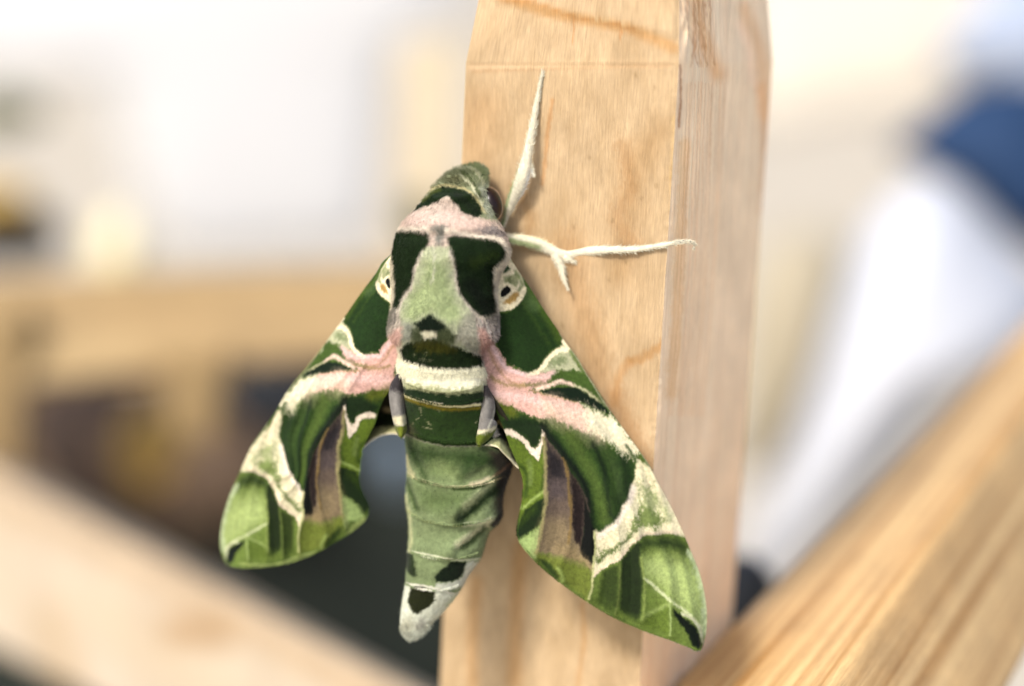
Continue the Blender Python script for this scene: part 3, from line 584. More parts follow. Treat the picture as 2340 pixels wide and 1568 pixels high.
# thin-plate warp: left wing positions -> right wing positions (the two wings carry the same pattern)
pairs = [('e', (1150, 190), 'E', (2110, 160)), ('e', (1130, 830), 'E', (1900, 960)), ('e', (1100, 555), 'E', (2035, 650)), ('e', (950, 560), 'E', (2330, 600)),
 ('e', (1000, 730), 'E', (2140, 920)), ('e', (1165, 600), 'E', (1870, 640)), ('e', (1060, 650), 'E', (2110, 770)),
 ('e', (760, 1515), 'B', (640, 1175)), ('e', (485, 1080), 'B', (1090, 800)), ('e', (1120, 1220), 'B', (200, 770)), ('e', (950, 1490), 'B', (400, 1085)),
 ('b', (2160, 290), 'B', (280, 960)), ('b', (1830, 270), 'B', (750, 1130)), ('b', (1720, 40), 'B', (960, 930)), ('b', (1590, -10), 'B', (1120, 870)),
 ('b', (1400, 220), 'B', (1330, 1165)), ('b', (1510, 375), 'B', (1090, 1290)), ('b', (1760, 545), 'B', (800, 1428)), ('b', (1470, 450), 'B', (1150, 1372)),
 ('b', (1110, 660), 'C', (1720, 262)), ('b', (1480, 590), 'C', (1100, 55)), ('b', (960, 1130), 'C', (1930, 810)), ('b', (860, 980), 'C', (1980, 710)), ('b', (900, 900), 'C', (1900, 480)),
 ('b', (800, 1120), 'C', (2110, 900)), ('b', (1775, 1285), 'C', (720, 728)), ('b', (1745, 1475), 'C', (757, 898)), ('b', (1687, 1015), 'C', (822, 480)), ('b', (2095, 1170), 'C', (315, 500)),
 ('b', (1850, 1200), 'C', (610, 640)), ('b', (2290, 800), 'C', (170, 90)), ('b', (1690, 880), 'C', (830, 340)), ('b', (1150, 960), 'C', (1620, 650)), ('b', (2150, 1000), 'C', (260, 300)),
 ('b', (825, 1250), 'C', (2068, 1020)), ('b', (1430, 800), 'C', (1150, 380)), ('b', (1900, 580), 'B', (620, 1420)), ('b', (2330, 300), 'B', (60, 900)), ('b', (2300, 540), 'B', (120, 1300)),
 ('c', (715, 130), 'C', (2010, 1260)), ('c', (800, 400), 'D', (1110, 190)), ('c', (890, 520), 'D', (960, 408)), ('c', (958, 620), 'D', (815, 448)), ('c', (955, 862), 'D', (806, 745)),
 ('c', (1050, 850), 'D', (700, 640)), ('c', (1010, 500), 'D', (730, 330)), ('c', (1060, 180), 'C', (1290, 1180)), ('c', (1330, 100), 'C', (870, 1050)),
 ('c', (905, 1020), 'D', (800, 872)), ('c', (560, 480), 'D', (1240, 500)), ('c', (420, 390), 'D', (1440, 462)), ('c', (320, 375), 'D', (1580, 480)), ('c', (640, 620), 'D', (1120, 600)), ('c', (750, 810), 'D', (960, 742)),
 ('c', (905, 1290), 'D', (755, 1055)), ('c', (100, 1440), 'D', (1762, 1510)), ('c', (290, 1150), 'D', (1520, 1140)), ('c', (110, 1350), 'D', (1755, 1450)),
 ('c', (1685, 770), 'D', (125, 470)), ('c', (1610, 850), 'D', (160, 512)), ('c', (1360, 310), 'D', (368, 130)), ('c', (1370, 640), 'D', (345, 390)), ('c', (1385, 890), 'D', (300, 650)),
 ('c', (1270, 1170), 'D', (420, 810)), ('c', (1310, 1000), 'D', (400, 700)), ('c', (1120, 1230), 'D', (560, 910)), ('c', (600, 1420), 'D', (1150, 1290)), ('c', (20, 1150), 'D', (1828, 1180)), ('c', (110, 640), 'D', (1740, 700)), ('c', (570, 900), 'D', (1230, 800)), ('c', (560, 1250), 'D', (1240, 1220)),
 ('c', (280, 290), 'D', (1595, 400)), ('c', (1590, 300), 'D', (178, 160)), ('c', (1570, 450), 'D', (160, 330)), ('0', (609, 971), 'C', (2200, 870)), ('0', (731, 800), 'B', (1340, 1100)), ('0', (817, 681), 'B', (900, 420))]
LP = np.array([U(a, b)[0] for a, b, c, d in pairs]); RP = np.array([U(c, d)[0] for a, b, c, d in pairs])
def tps(src, dst, lam=18.0):
    n = len(src); sc_ = 500.0; s = src/sc_
    r2 = ((s[:, None]-s[None])**2).sum(-1); K = np.where(r2 > 0, r2*np.log(r2+1e-12), 0)*0.5
    Pm = np.c_[np.ones(n), s]; A = np.zeros((n+3, n+3)); A[:n, :n] = K+np.eye(n)*lam*1e-5; A[:n, n:] = Pm; A[n:, :n] = Pm.T
    w_ = np.linalg.solve(A, np.vstack([dst, np.zeros((3, 2))]))
    def f(P):
        p = np.asarray(P)/sc_; out = np.empty((len(p), 2))
        for i in range(0, len(p), 20000):
            q = p[i:i+20000]; r2 = ((q[:, None]-s[None])**2).sum(-1)
            out[i:i+20000] = (np.where(r2 > 0, r2*np.log(r2+1e-12), 0)*0.5)@w_[:n]+np.c_[np.ones(len(q)), q]@w_[n:]
        return out
    return f
L2R = tps(LP, RP)
tapx = L2R(LP); print('warp residual', np.abs(tapx-RP).max())

wing_mat = scale_mat('velvety wing scales', gain=1.0, speck=0.30, sheen=0.03, bump=0.35)
def loft(Aedge, Bedge, nu, nv):
    a = spline(Aedge, nu); b_ = spline(Bedge, nu); v = np.linspace(0, 1, nv)[None, :, None]
    return a[:, None]*(1-v)+b_[:, None]*v
veinsR = [U('C', (823, 480), (850, 700), (858, 1100), (850, 1500), 'D', (385, 100), (352, 380), (300, 640), (290, 690)),
          U('C', (823, 480), (1085, 850), (1150, 1050), (1180, 1400), 'D', (610, 250), (590, 560), (500, 780), (530, 890)),
          U('B', (600, 1330), 'C', (830, 350), (1000, 700), (1250, 1050), (1440, 1500), 'D', (790, 600), (800, 860), (765, 1050)),
          U('B', (800, 1410), 'C', (1100, 400), (1450, 700), (1640, 1100), 'D', (1000, 330), (1045, 740), (1000, 1190)),
          U('C', (1500, 400), (1850, 900), (1900, 1300), 'D', (1180, 350), (1240, 700), (1262, 1100), (1250, 1240)),
          U('C', (1800, 520), (2100, 1000), 'D', (1330, 400), (1480, 800), (1500, 1100), (1495, 1380)),
          U('C', (1900, 500), (2250, 1000), 'D', (1500, 400), (1620, 800), (1700, 1200))]
def dist_lines(P, lines):
    d = np.full(len(P), 1e9)
    for ln in lines:
        q = spline(ln, 40)
        for (ax, ay), (bx, by) in zip(q[:-1], q[1:]):
            ex, ey = bx-ax, by-ay; t = np.clip(((P[:, 0]-ax)*ex+(P[:, 1]-ay)*ey)/(ex*ex+ey*ey+1e-9), 0, 1)
            d = np.minimum(d, np.hypot(P[:, 0]-ax-t*ex, P[:, 1]-ay-t*ey))
    return d
def make_forewing(costa, marg, left):
    nu, nv = 440, 300
    G = loft(costa, marg, nu, nv); P = G.reshape(-1, 2)
    Q = L2R(P) if left else P
    col = rw(Q)
    u = np.repeat(np.linspace(0, 1, nu), nv); v = np.tile(np.linspace(0, 1, nv), nu)
    vd = dist_lines(Q, veinsR)
    rel = 0.22*np.exp(-(vd/8.0)**2)-0.35*(1-np.exp(-(vd/26.0)**2))*np.clip(u*3-0.6, 0, 1)
    if left:  z = -2.6-9.5*u**1.2-1.6*np.cos(v*math.pi/2)**6-2.0*np.sin(math.pi*u)*(v-0.35)**2*2+2.4*u*v
    else:     z = -2.4-1.2*u**1.4-1.8*np.cos(v*math.pi/2)**8-1.6*np.sin(math.pi*np.clip(u*1.1, 0, 1))*np.clip(v-0.3, 0, 1)**1.5
    z = z+1.4*np.exp(-((u-0.04)/0.09)**2)*np.sin(v*math.pi)**.5*0.6                      # shoulder swelling
    z = z+rel+0.12*fbm(P[:, 0]/60, P[:, 1]/60, 6)
    w_ = W(P[:, 0], P[:, 1], z)
    o = mesh_obj('forewing', w_, grid_faces(nu, nv), wing_mat, moth, col)
    md = o.modifiers.new('thickness', 'SOLIDIFY'); md.thickness = 0.00012; md.offset = 0
    return o, P, col, z
fwR, PR, colR, zR = make_forewing(COSTA_R, MARG_R, False)
fwL, PL, colL, zL = make_forewing(COSTA_L, MARG_L, True)

# ---- hindwings (mostly hidden): pale green-cream rim visible beside the abdomen
hp = Paint((70, 66, 52), 1.31)
hp.poly((40, 62, 26), U('a', (1880, 1840), (1990, 1820), (2100, 1850), (2100, 1910), (1880, 1920)), 5)
hp.poly((178, 178, 132), U('d', (1700, 240), (1750, 110), (1800, 30), (1900, 15), (2060, 20), (2120, 60), (2140, 160), (1900, 150)), 4)
hp.poly((36, 56, 24), U('d', (1760, -30), (1850, -130), (2050, -110), (2060, 0), (1900, 10), (1780, 25)), 3)  # dark green, with the gap shade above the rim painted in
hp.poly((196, 176, 138), U('d', (1890, -160), (1930, -190), (2010, -180), (2020, -140), (1950, -130)), 4)
hp.line((236, 224, 200), 5, U('d', (1690, 255), (1750, 190), (1800, 155), (1900, 108), (2020, 92), (2120, 130)), 2)
hp.poly((188, 188, 142), U('C', (-60, 720), (60, 640), (160, 590), (240, 600), (330, 640), (370, 720), (400, 850), (480, 980), (300, 900), (200, 760)), 4)
hp.line((150, 160, 112), 6, U('C', (240, 620), (330, 700), (380, 800)), 4, .7)
hp.line((236, 226, 200), 5, U('C', (-30, 708), (100, 690), (200, 710), (280, 790), (380, 880), (490, 985)), 2)
hp.poly((30, 46, 22), U('C', (60, 640), (150, 560), (200, 420), (260, 400), (340, 600), (280, 600), (160, 580)), 4)
hp.line((196, 176, 120), 5, U('C', (190, 400), (250, 370), (290, 440)), 3, .9)
for e1, e2, z0 in ((U('0', (930, 860), (900, 880), (870, 900), (820, 960), (790, 1040)), U('0', (955, 990), (935, 1003), (920.7, 998.7), (901, 992), (874.5, 995.4), (852.5, 1006), (830.5, 1024), (800, 1060)), -8.0),
                   (U('0', (1085, 860), (1110, 880), (1150, 940), (1185, 1000), (1230, 1060)), U('0', (1070, 1010), (1085, 1017), (1100, 1018), (1134, 1022), (1148, 1034), (1166, 1052), (1186, 1073), (1230, 1110)), -2.5)):
    G = loft(e1, e2, 90, 90); P = G.reshape(-1, 2); v = np.tile(np.linspace(0, 1, 90), 90)
    z = z0-2.6*np.sin(v*math.pi)**2+0.2*v**6-(1.6*np.clip((P[:, 0]-1142)/36, 0, 1) if z0 > -6 else 0)+0.15*fbm(P[:, 0]/20, P[:, 1]/20, 2)
    o = mesh_obj('hindwing', W(P[:, 0], P[:, 1], z), grid_faces(90, 90), wing_mat, moth, hp(P))
    md = o.modifiers.new('thickness', 'SOLIDIFY'); md.thickness = 0.00012; md.offset = 0

# ---- body: one continuous surface, head to tail
bp_ = Paint((212, 200, 190), 1.31)
bp_.poly((206, 186, 178), U('F', (300, 1250), (480, 1000), (640, 930), (1000, 740), (1180, 740), (1400, 960), (1700, 1040), (1880, 1040), (2060, 1300), (2100, 1500), (1500, 1500), (300, 1500)), 4)
bp_.poly((226, 198, 192), U('F', (420, 1150), (700, 960), (900, 1020), (1200, 920), (1500, 1080), (1800, 1100), (1700, 1240), (1300, 1230), (900, 1150), (700, 1160)), 12, .9, 6)
bp_.poly((150, 158, 128), U('F', (760, 700), (860, 600), (1000, 470), (1180, 320), (1370, 220), (1560, 180), (1780, 330), (1800, 520), (1950, 1100), (1650, 1060), (1500, 690), (1150, 580), (900, 640)), 4)
bp_.poly((112, 112, 80), U('F', (1080, 440), (1250, 380), (1400, 440), (1500, 560), (1300, 540), (1100, 530)), 8, .9, 8)
bp_.poly((130, 150, 110), U('F', (1360, 260), (1560, 230), (1700, 340), (1720, 480), (1600, 420)), 8, .8, 6)
bp_.poly((178, 184, 172), U('F', (1600, 560), (1750, 560), (1800, 800), (1850, 1040), (1760, 1040), (1680, 800)), 8, .9, 6)
for ln in (((1330, 290), (1450, 300), (1550, 340), (1640, 440), (1680, 540)), ((1360, 400), (1450, 500), (1530, 600), (1620, 760), (1720, 950))):
    bp_.line((212, 210, 184), 4, U('F', *ln), 2, .9, 4)
bp_.line((88, 108, 66), 6, U('F', (1380, 360), (1480, 440), (1580, 600), (1640, 720)), 3, .8, 4)
bp_.line((196, 184, 140), 5, U('F', (820, 660), (1000, 570), (1150, 562), (1350, 590), (1500, 670), (1600, 790), (1700, 960)), 2.5, .95, 3)
bp_.line((214, 208, 190), 4, U('F', (1000, 460), (1180, 335), (1370, 270)), 2, .8, 4)
bp_.poly((32, 58, 22), U('F', (560, 960), (740, 790), (880, 660), (1020, 590), (1150, 580), (1350, 610), (1500, 690), (1590, 790), (1640, 900), (1670, 990), (1600, 1050), (1520, 1030), (1330, 950), (1290, 860), (1180, 770), (1130, 720), (1000, 770), (850, 860), (700, 910), (600, 950)), 2.5)
bp_.line((92, 104, 32), 8, U('F', (740, 790), (880, 670), (1000, 620)), 4, .8)
bp_.line((20, 40, 18), 14, U('F', (1250, 700), (1400, 800), (1560, 960)), 8, .6)
# thorax
bp_.poly((196, 202, 176), U('E', (700, -60), (1160, -60), (1220, 150), (1260, 400), (1300, 600), (1380, 740), (1480, 900), (1560, 1050), (1680, 1180), (1680, 1560), (380, 1560), (420, 1100), (360, 950), (420, 750), (560, 600), (600, 400), (640, 250), (700, 120)), 4, 1, 2.5)
bp_.poly((166, 188, 140), U('E', (820, 150), (1080, 150), (1150, 450), (1250, 800), (1400, 1050), (1150, 1130), (880, 970), (600, 1090), (460, 1050), (520, 750), (720, 500)), 14, .75, 10)
bp_.line((222, 218, 206), 4, U('E', (930, -80), (925, 100), (920, 300), (880, 520)), 3, .7, 3)
bp_.poly((118, 124, 120), U('F', (860, 1200), (1000, 1165), (1130, 1190), (1060, 1320), (1040, 1480), (930, 1480), (960, 1300)), 6, .8, 6)
bp_.poly((160, 152, 158), U('F', (1560, 1240), (1800, 1170), (1980, 1240), (2010, 1380), (1900, 1340), (1700, 1290)), 7, .8, 6)
bp_.line((232, 218, 212), 7, U('E', (730, 20), (640, 230), (590, 420), (560, 590), (450, 740), (380, 920), (350, 1080)), 3.5, .9, 2.5)
bp_.line((232, 218, 214), 7, U('E', (1170, 20), (1235, 200), (1260, 400), (1290, 600), (1390, 760), (1500, 920), (1600, 1080), (1720, 1200)), 3.5, .9, 2.5)
bp_.poly((176, 172, 164), U('E', (1400, 960), (1530, 960), (1640, 1120), (1900, 1420), (1700, 1600), (1500, 1568), (1380, 1480), (1250, 1430), (1240, 1320), (1320, 1150)), 8, .85, 8)
bp_.poly((214, 202, 204), U('E', (1620, 1100), (1900, 1000), (1980, 1200), (1960, 1500), (1800, 1560), (1640, 1300)), 8, .8, 6)
bp_.poly((104, 100, 92), U('E', (1640, 1020), (1850, 990), (1950, 1000), (1930, 1180), (1850, 1260), (1740, 1180)), 14, .6, 8, 1)
bp_.poly((150, 150, 150), U('E', (420, 1100), (580, 1140), (620, 1300), (560, 1420), (410, 1420)), 7, .7, 8)
bp_.poly((120, 118, 112), U('E', (200, 880), (360, 880), (330, 1100), (240, 1300), (180, 1320)), 6, .8, 8)
bp_.line((228, 214, 204), 9, U('F', (340, 1250), (480, 1225), (640, 1230), (760, 1210), (860, 1260)), 3, .95, 3)
bp_.line((238, 226, 216), 9, U('F', (1100, 1240), (1300, 1275), (1500, 1320), (1700, 1350), (1880, 1370), (1990, 1440), (2070, 1600), 'E', (2100, 150), (1990, 200), (1900, 300)), 3, 1, 3)
bp_.poly((34, 60, 26), U('F', (330, 1262), (550, 1250), (720, 1270), (840, 1300), (850, 1400), (780, 1560), 'E', (740, 0), (680, 120), (620, 250), (590, 450), (560, 560), (480, 640), (420, 760), (370, 880), (340, 900), (270, 870), (285, 600), (240, 300), (200, 100), (240, 0)), 4, 1, 2.5)
bp_.poly((30, 58, 26), U('F', (1110, 1360), (1250, 1340), (1400, 1350), (1600, 1370), (1900, 1410), (1980, 1480), (2020, 1560), 'E', (2030, 60), (2010, 130), (1950, 190), (1880, 250), (1842, 330), (1842, 600), (1872, 870), (1850, 980), (1750, 1020), (1640, 1010), (1530, 930), (1450, 830), (1330, 700), (1290, 560), (1260, 350), (1220, 120), (1180, 0)), 4, 1, 2.5)
bp_.line((14, 26, 20), 34, U('E', (1500, 550), (1650, 750), (1740, 900)), 18, .7, 5)
bp_.line((70, 92, 34), 20, U('E', (1550, 180), (1700, 120), (1850, 60)), 14, .5, 6)
bp_.line((226, 214, 198), 6, U('E', (262, 60), (285, 350), (300, 560), (290, 760), (250, 900)), 2.5, .95)
bp_.line((240, 230, 220), 9, U('E', (2060, 80), (1990, 180), (1880, 280), (1862, 400), (1870, 620), (1900, 800), (1930, 960)), 3, .95)
bp_.poly((64, 78, 42), U('E', (540, 1220), (700, 1200), (900, 1250), (1120, 1200), (1200, 1250), (1280, 1330), (1230, 1440), (1100, 1450), (800, 1430), (600, 1420)), 6, .9, 6)
bp_.poly((22, 46, 28), U('E', (870, 980), (930, 1030), (1020, 1100), (1100, 1150), (1135, 1190), (1050, 1230), (1000, 1262), (830, 1270), (720, 1252), (640, 1180), (585, 1130), (700, 1090), (800, 1030)), 3)
bp_.poly((232, 226, 206), U('E', (705, 1280), (800, 1255), (960, 1280), (972, 1345), (870, 1352), (800, 1385)), 2.5, 1, 3)
for k_ in range(16):
    x_ = 1560+k_*24; y_ = 1040+abs(k_-4)*16+rng.uniform(-40, 60)
    bp_.line(((226, 206, 208), (92, 70, 66), (238, 226, 222), (150, 150, 156))[k_ % 4], 2.4, U('E', (x_, y_), (x_+40, y_+150), (x_+50, y_+330)), 2, .75, 2)
for k_ in range(6):
    x_ = 300+k_*26; bp_.line(((214, 198, 196), (96, 88, 84))[k_ % 2], 2.4, U('E', (x_, 960+k_*20), (x_-14, 1120), (x_-60, 1320)), 2, .6, 2)
bp_.poly((222, 176, 170), U('E', (1610, 1190), (1690, 1220), (1770, 1330), (1860, 1480), (1930, 1600), (1640, 1700)), 6, .9, 5)
bp_.poly((222, 180, 174), U('E', (430, 1190), (330, 1230), (240, 1330), (130, 1450), (200, 1650), (420, 1600)), 6, .9, 5)
# waist bands
bp_.poly((228, 222, 206), U('G', (330, -60), (480, -90), (520, 60), (430, 130), (330, 250)), 6, .8)
bp_.poly((34, 58, 22), U('E', (470, 1450), (600, 1425), (900, 1395), (1130, 1450), (1260, 1495), (1450, 1560), 'G', (1530, 40), (1650, 90), (1655, 210), (1580, 250), (1400, 280), (1100, 285), (900, 270), (700, 220), (550, 190), (430, 110), (415, 0)), 2.5, 1, 3)
bp_.poly((92, 92, 24), U('E', (600, 1430), (900, 1400), (1130, 1450), (1300, 1510), (1250, 1560), 'G', (1150, 30), (900, 20), (650, -10)), 7, .9, 7)
bp_.poly((244, 240, 222), U('G', (360, 110), (430, 130), (550, 195), (700, 225), (900, 278), (1100, 292), (1400, 288), (1580, 258), (1655, 218), (1760, 350), (1740, 600), (1640, 640), (1500, 660), (1200, 670), (1000, 640), (800, 600), (600, 560), (430, 560), (400, 450), (320, 280), (320, 180)), 3, 1, 4)
bp_.poly((158, 166, 122), U('G', (420, 490), (600, 520), (900, 570), (1200, 610), (1500, 590), (1720, 520), (1720, 700), (1200, 740), (800, 680), (430, 620)), 9, .85, 9)  # shaded lower part of the white band, painted in
bp_.poly((32, 60, 30), U('G', (400, 590), (700, 625), (900, 665), (1200, 695), (1500, 675), (1720, 640), (1700, 830), (1400, 870), (1100, 860), (900, 820), (700, 780), (400, 690)), 4, 1, 5)
bp_.poly((46, 76, 34), U('G', (400, 680), (700, 790), (1100, 880), (1700, 860), (1900, 1480), (1400, 1500), (1100, 1500), (850, 1450), (700, 1410), (560, 1350), (400, 1250)), 3)
bp_.line((140, 124, 26), 7, U('G', (440, 735), (540, 785), (700, 835), (900, 890), (1100, 920), (1350, 925), (1640, 900)), 4, .9)
bp_.line((228, 218, 176), 4.6, U('G', (400, 670), (455, 695), (540, 742), (700, 790), (900, 842), (1100, 876), (1350, 880), (1640, 855)), 2, 1, 1.5)
bp_.poly((104, 96, 70), U('G', (440, 1200), (560, 1150), (640, 1300), (720, 1400), (600, 1370)), 8, .7)
for a_, b_2 in (((700, 900), (725, 1010)), ((990, 920), (1010, 985)), ((1560, 1140), (1600, 1100)), ((640, 1090), (690, 1060)), ((800, 1220), (900, 1250)), ((740, 1180), (820, 1240)), ((600, 60), (640, 80)), ((700, 130), (900, 160)), ((760, 50), (800, 40)), ((1120, 720), (1160, 740)), ((590, 1140), (600, 1170)), ((780, 1080), (860, 1170))):
    bp_.line((196, 192, 160), 1.6, U('G', a_, b_2), 1.4, .5, 4)
# lower abdomen
bp_.poly((134, 154, 118), U('G', (300, 1262), (560, 1362), (700, 1422), (850, 1462), (1100, 1510), (1400, 1510), (2300, 1480), 'H', (2400, 1600), 'I', (1900, 200), (1400, 700), (300, 600), (300, 0)), 2)
bp_.poly((48, 76, 36), U('G', (400, 1300), (700, 1430), (1100, 1515), (1900, 1500), 'H', (2200, 300), (1700, 400), (1200, 260), (800, 240), (400, 160)), 34, .97, 6)
bp_.poly((96, 124, 78), U('H', (900, 180), (1300, 180), (1300, 420), (1000, 460), (820, 380)), 24, .6, 6)
bp_.poly((92, 120, 76), U('H', (620, 560), (1100, 620), (1500, 640), (1400, 900), (1000, 1000), (700, 900)), 26, .7, 6)
bp_.line((44, 72, 34), 14, U('H', (600, 40), (700, 250), (780, 430)), 9, .8, 4)
bp_.line((50, 82, 44), 18, U('H', (1480, 120), (1430, 280), (1340, 440)), 11, .7, 5)
bp_.line((150, 168, 122), 26, U('H', (1000, 250), (1100, 350), (1200, 420)), 18, .4, 6)
bp_.line((150, 170, 126), 14, U('H', (1740, 300), (1650, 420), (1500, 500)), 9, .7)
bp_.poly((66, 52, 42), U('H', (1750, -20), (2240, 60), (2300, 300), (2150, 500), (2060, 900), (2080, 1060), (1960, 1050), (1880, 1000), (1850, 900), (1880, 600), (1900, 400), (1820, 150)), 12, .9, 5)  # brown right flank with its shade painted in
bp_.poly((30, 24, 18), U('H', (2120, 200), (2200, 240), (2080, 430), (1980, 700), (1880, 640), (1900, 520), (2010, 380)), 9, .9, 3)
bp_.line((146, 108, 84), 5, U('H', (1840, 420), (1980, 320), (2100, 210)), 4, .7)
bp_.line((188, 196, 158), 14, U('H', (1800, 500), (1680, 640), (1540, 780), (1420, 880)), 9, .9, 4)  # diagonal folds: highlights and shade painted by this and the next three lines
bp_.line((38, 64, 30), 19, U('H', (1880, 640), (1700, 790), (1550, 920), (1400, 1050), (1300, 1090)), 11, .95, 4)
bp_.line((214, 208, 180), 14, U('H', (1840, 1090), (1660, 1230), (1500, 1340), (1300, 1480)), 10, .75, 4)
bp_.line((56, 86, 48), 11, U('H', (1720, 1220), (1560, 1380), (1360, 1530)), 7, .9, 4)
bp_.line((48, 78, 34), 10, U('H', (500, 480), (560, 660), (650, 920)), 7, .85, 3)
bp_.line((66, 96, 52), 6, U('H', (520, 350), (640, 450), (780, 520)), 4, .7, 2)
bp_.line((60, 90, 46), 6, U('H', (1230, 610), (1450, 610), (1640, 570), (1760, 520)), 4, .8, 2)
bp_.line((206, 204, 160), 6, U('H', (480, 700), (480, 850), (540, 1000), (545, 1200), (560, 1400), (530, 1560)), 5, .75, 3)  # lit left edge of the abdomen painted pale, also on the next line
bp_.line((206, 196, 156), 7, U('H', (490, 100), (510, 250), (590, 380)), 5, .75, 3)
bp_.line((202, 194, 158), 4, U('H', (490, 330), (620, 430), (780, 490), (950, 540), (1150, 572), (1400, 568), (1600, 528), (1750, 470), (1850, 410)), 2, .85, 1.5)
bp_.line((228, 208, 184), 8, U('H', (1500, 530), (1640, 500), (1760, 440)), 5, .7)
bp_.line((174, 186, 132), 3.2, U('H', (470, 910), (600, 1012), (750, 1092), (900, 1135), (1100, 1165), (1350, 1182), (1600, 1170), (1800, 1085)), 2, .85, 1.5)
bp_.line((220, 214, 200), 8, U('H', (1400, 1170), (1600, 1150), (1760, 1100)), 5, .6)
bp_.poly((38, 28, 18), U('H', (1960, 960), (2020, 960), (2010, 1060), (1940, 1140), (1840, 1220), (1790, 1180), (1880, 1060)), 5, .95, 2)
bp_.poly((206, 208, 202), U('I', (300, 520), (650, 545), (800, 565), (950, 600), (1100, 640), (1500, 560), (1700, 170), (1450, 180), (1420, 200), (1390, 350), (1320, 440), (1240, 490), (1100, 520), (960, 520), (900, 800), (1400, 700), (1000, 1500), (300, 1500)), 5, .95, 4)
bp_.poly((206, 210, 200), U('I', (300, 540), (800, 575), (950, 610), (1250, 690), (1450, 640), (1200, 1200), (700, 1500), (300, 1500)), 5, .95, 4)
bp_.poly((24, 48, 26), U('I', (1180, 175), (1425, 190), (1390, 340), (1330, 420), (1240, 480), (1100, 510), (960, 490), (920, 430), (1040, 310), (1130, 250)), 3, 1, 2.5)
bp_.poly((48, 66, 36), U('I', (480, 40), (580, 60), (610, 150), (650, 400), (600, 430), (520, 370), (460, 220)), 4, 1, 3)
bp_.poly((48, 54, 18), U('I', (580, 570), (700, 570), (850, 600), (940, 650), (942, 800), (860, 880), (740, 950), (660, 1000), (600, 990), (550, 900), (508, 820), (520, 680)), 3, 1, 3)
bp_.line((210, 212, 190), 4, U('I', (470, 15), (700, 50), (900, 90), (1100, 130), (1300, 160), (1500, 150), (1680, 128)), 2, .9, 1.5)
bp_.line((226, 220, 212), 3.2, U('I', (480, 520), (650, 545), (800, 562), (950, 602), (1100, 650), (1250, 682), (1360, 630)), 1.8, .9, 1.5)
bp_.line((170, 184, 156), 8, U('I', (1300, 700), (1180, 800), (1130, 860)), 6, .7)
bp_.poly((166, 164, 158), U('I', (620, 1150), (720, 1080), (820, 1100), (760, 1200), (650, 1260)), 8, .8, 6)
bp_.poly((150, 146, 128), U('I', (400, 1080), (560, 1050), (600, 1180), (520, 1300), (400, 1230)), 9, .6, 7)

ys = [376, 379, 384, 392, 401, 410, 419, 434, 457, 482, 496, 512, 525, 547, 571, 590, 620, 655, 696, 730, 757, 772, 786, 800, 820, 836, 856, 880, 910, 950, 1000, 1028, 1062, 1077, 1100, 1124, 1146, 1168, 1180, 1200, 1212, 1235, 1257, 1279, 1308, 1327, 1350, 1370, 1395, 1415, 1434, 1446, 1456, 1462]
Ls = [1082, 1066, 1046, 1031, 1018, 1008, 999, 983, 965, 947, 929, 919, 911, 905, 900, 897, 896, 899, 897, 891, 888, 893, 908, 914, 912, 908, 914, 919, 921, 923, 925, 927, 929, 930, 928, 926, 926, 930, 932, 934, 934, 933, 931, 930, 927, 927, 923, 920, 916, 914, 915, 920, 930, 937]
Rs = [1088, 1099, 1104, 1110, 1113, 1113, 1112, 1113, 1119, 1125, 1130, 1141, 1149, 1158, 1164, 1160, 1141, 1133, 1135, 1138, 1138, 1136, 1118, 1102, 1101, 1105, 1110, 1113, 1117, 1124, 1148, 1165, 1172, 1168, 1160, 1152, 1149, 1149, 1150, 1138, 1120, 1111, 1106, 1098, 1075, 1064, 1052, 1038, 1017, 998, 979, 969, 958, 939]
# depth of the axis (mm towards camera) and front-to-back half depth as a share of the half width
zs = np.interp(ys, [376, 420, 500, 600, 760, 830, 900, 1020, 1200, 1350, 1462], [-5.5, -4.2, -2.6, -1.9, -2.0, -2.4, -3.4, -7.0, -7.2, -6.8, -6.6])
nr, na = 620, 150
yy = np.concatenate([np.linspace(376, 400, 50), np.linspace(401, 1440, 520), np.linspace(1441, 1462, 50)])
Li = np.interp(yy, ys, Ls); Ri = np.interp(yy, ys, Rs); Zi = np.interp(yy, ys, zs)
ker = np.ones(9)/9
def sm(a):
    b_ = np.convolve(np.pad(a, 4, 'edge'), ker, 'valid'); return b_
Li, Ri = sm(Li), sm(Ri); Li[0] = Ri[0] = 1085; Li[-1] = Ri[-1] = 938
th = np.linspace(0, 2*math.pi, na, endpoint=False)
cx = (Li+Ri)/2; hw = np.maximum((Ri-Li)/2, 0.2)
cc, sn = np.cos(th), np.sin(th)
fl = np.interp(yy, [376, 500, 600, 800, 1000, 1300, 1462], [1.0, .95, .88, .9, .92, .95, .8])
X = cx[:, None]+hw[:, None]*cc[None]
Y = yy[:, None]+np.zeros_like(X)
Z = Zi[:, None]+hw[:, None]*0.05*fl[:, None]*np.sign(sn)[None]*np.abs(sn)[None]**0.85
Z = Z+ (sn[None] > 0)*(0.25*fbm(X/28, Y/28, 21))
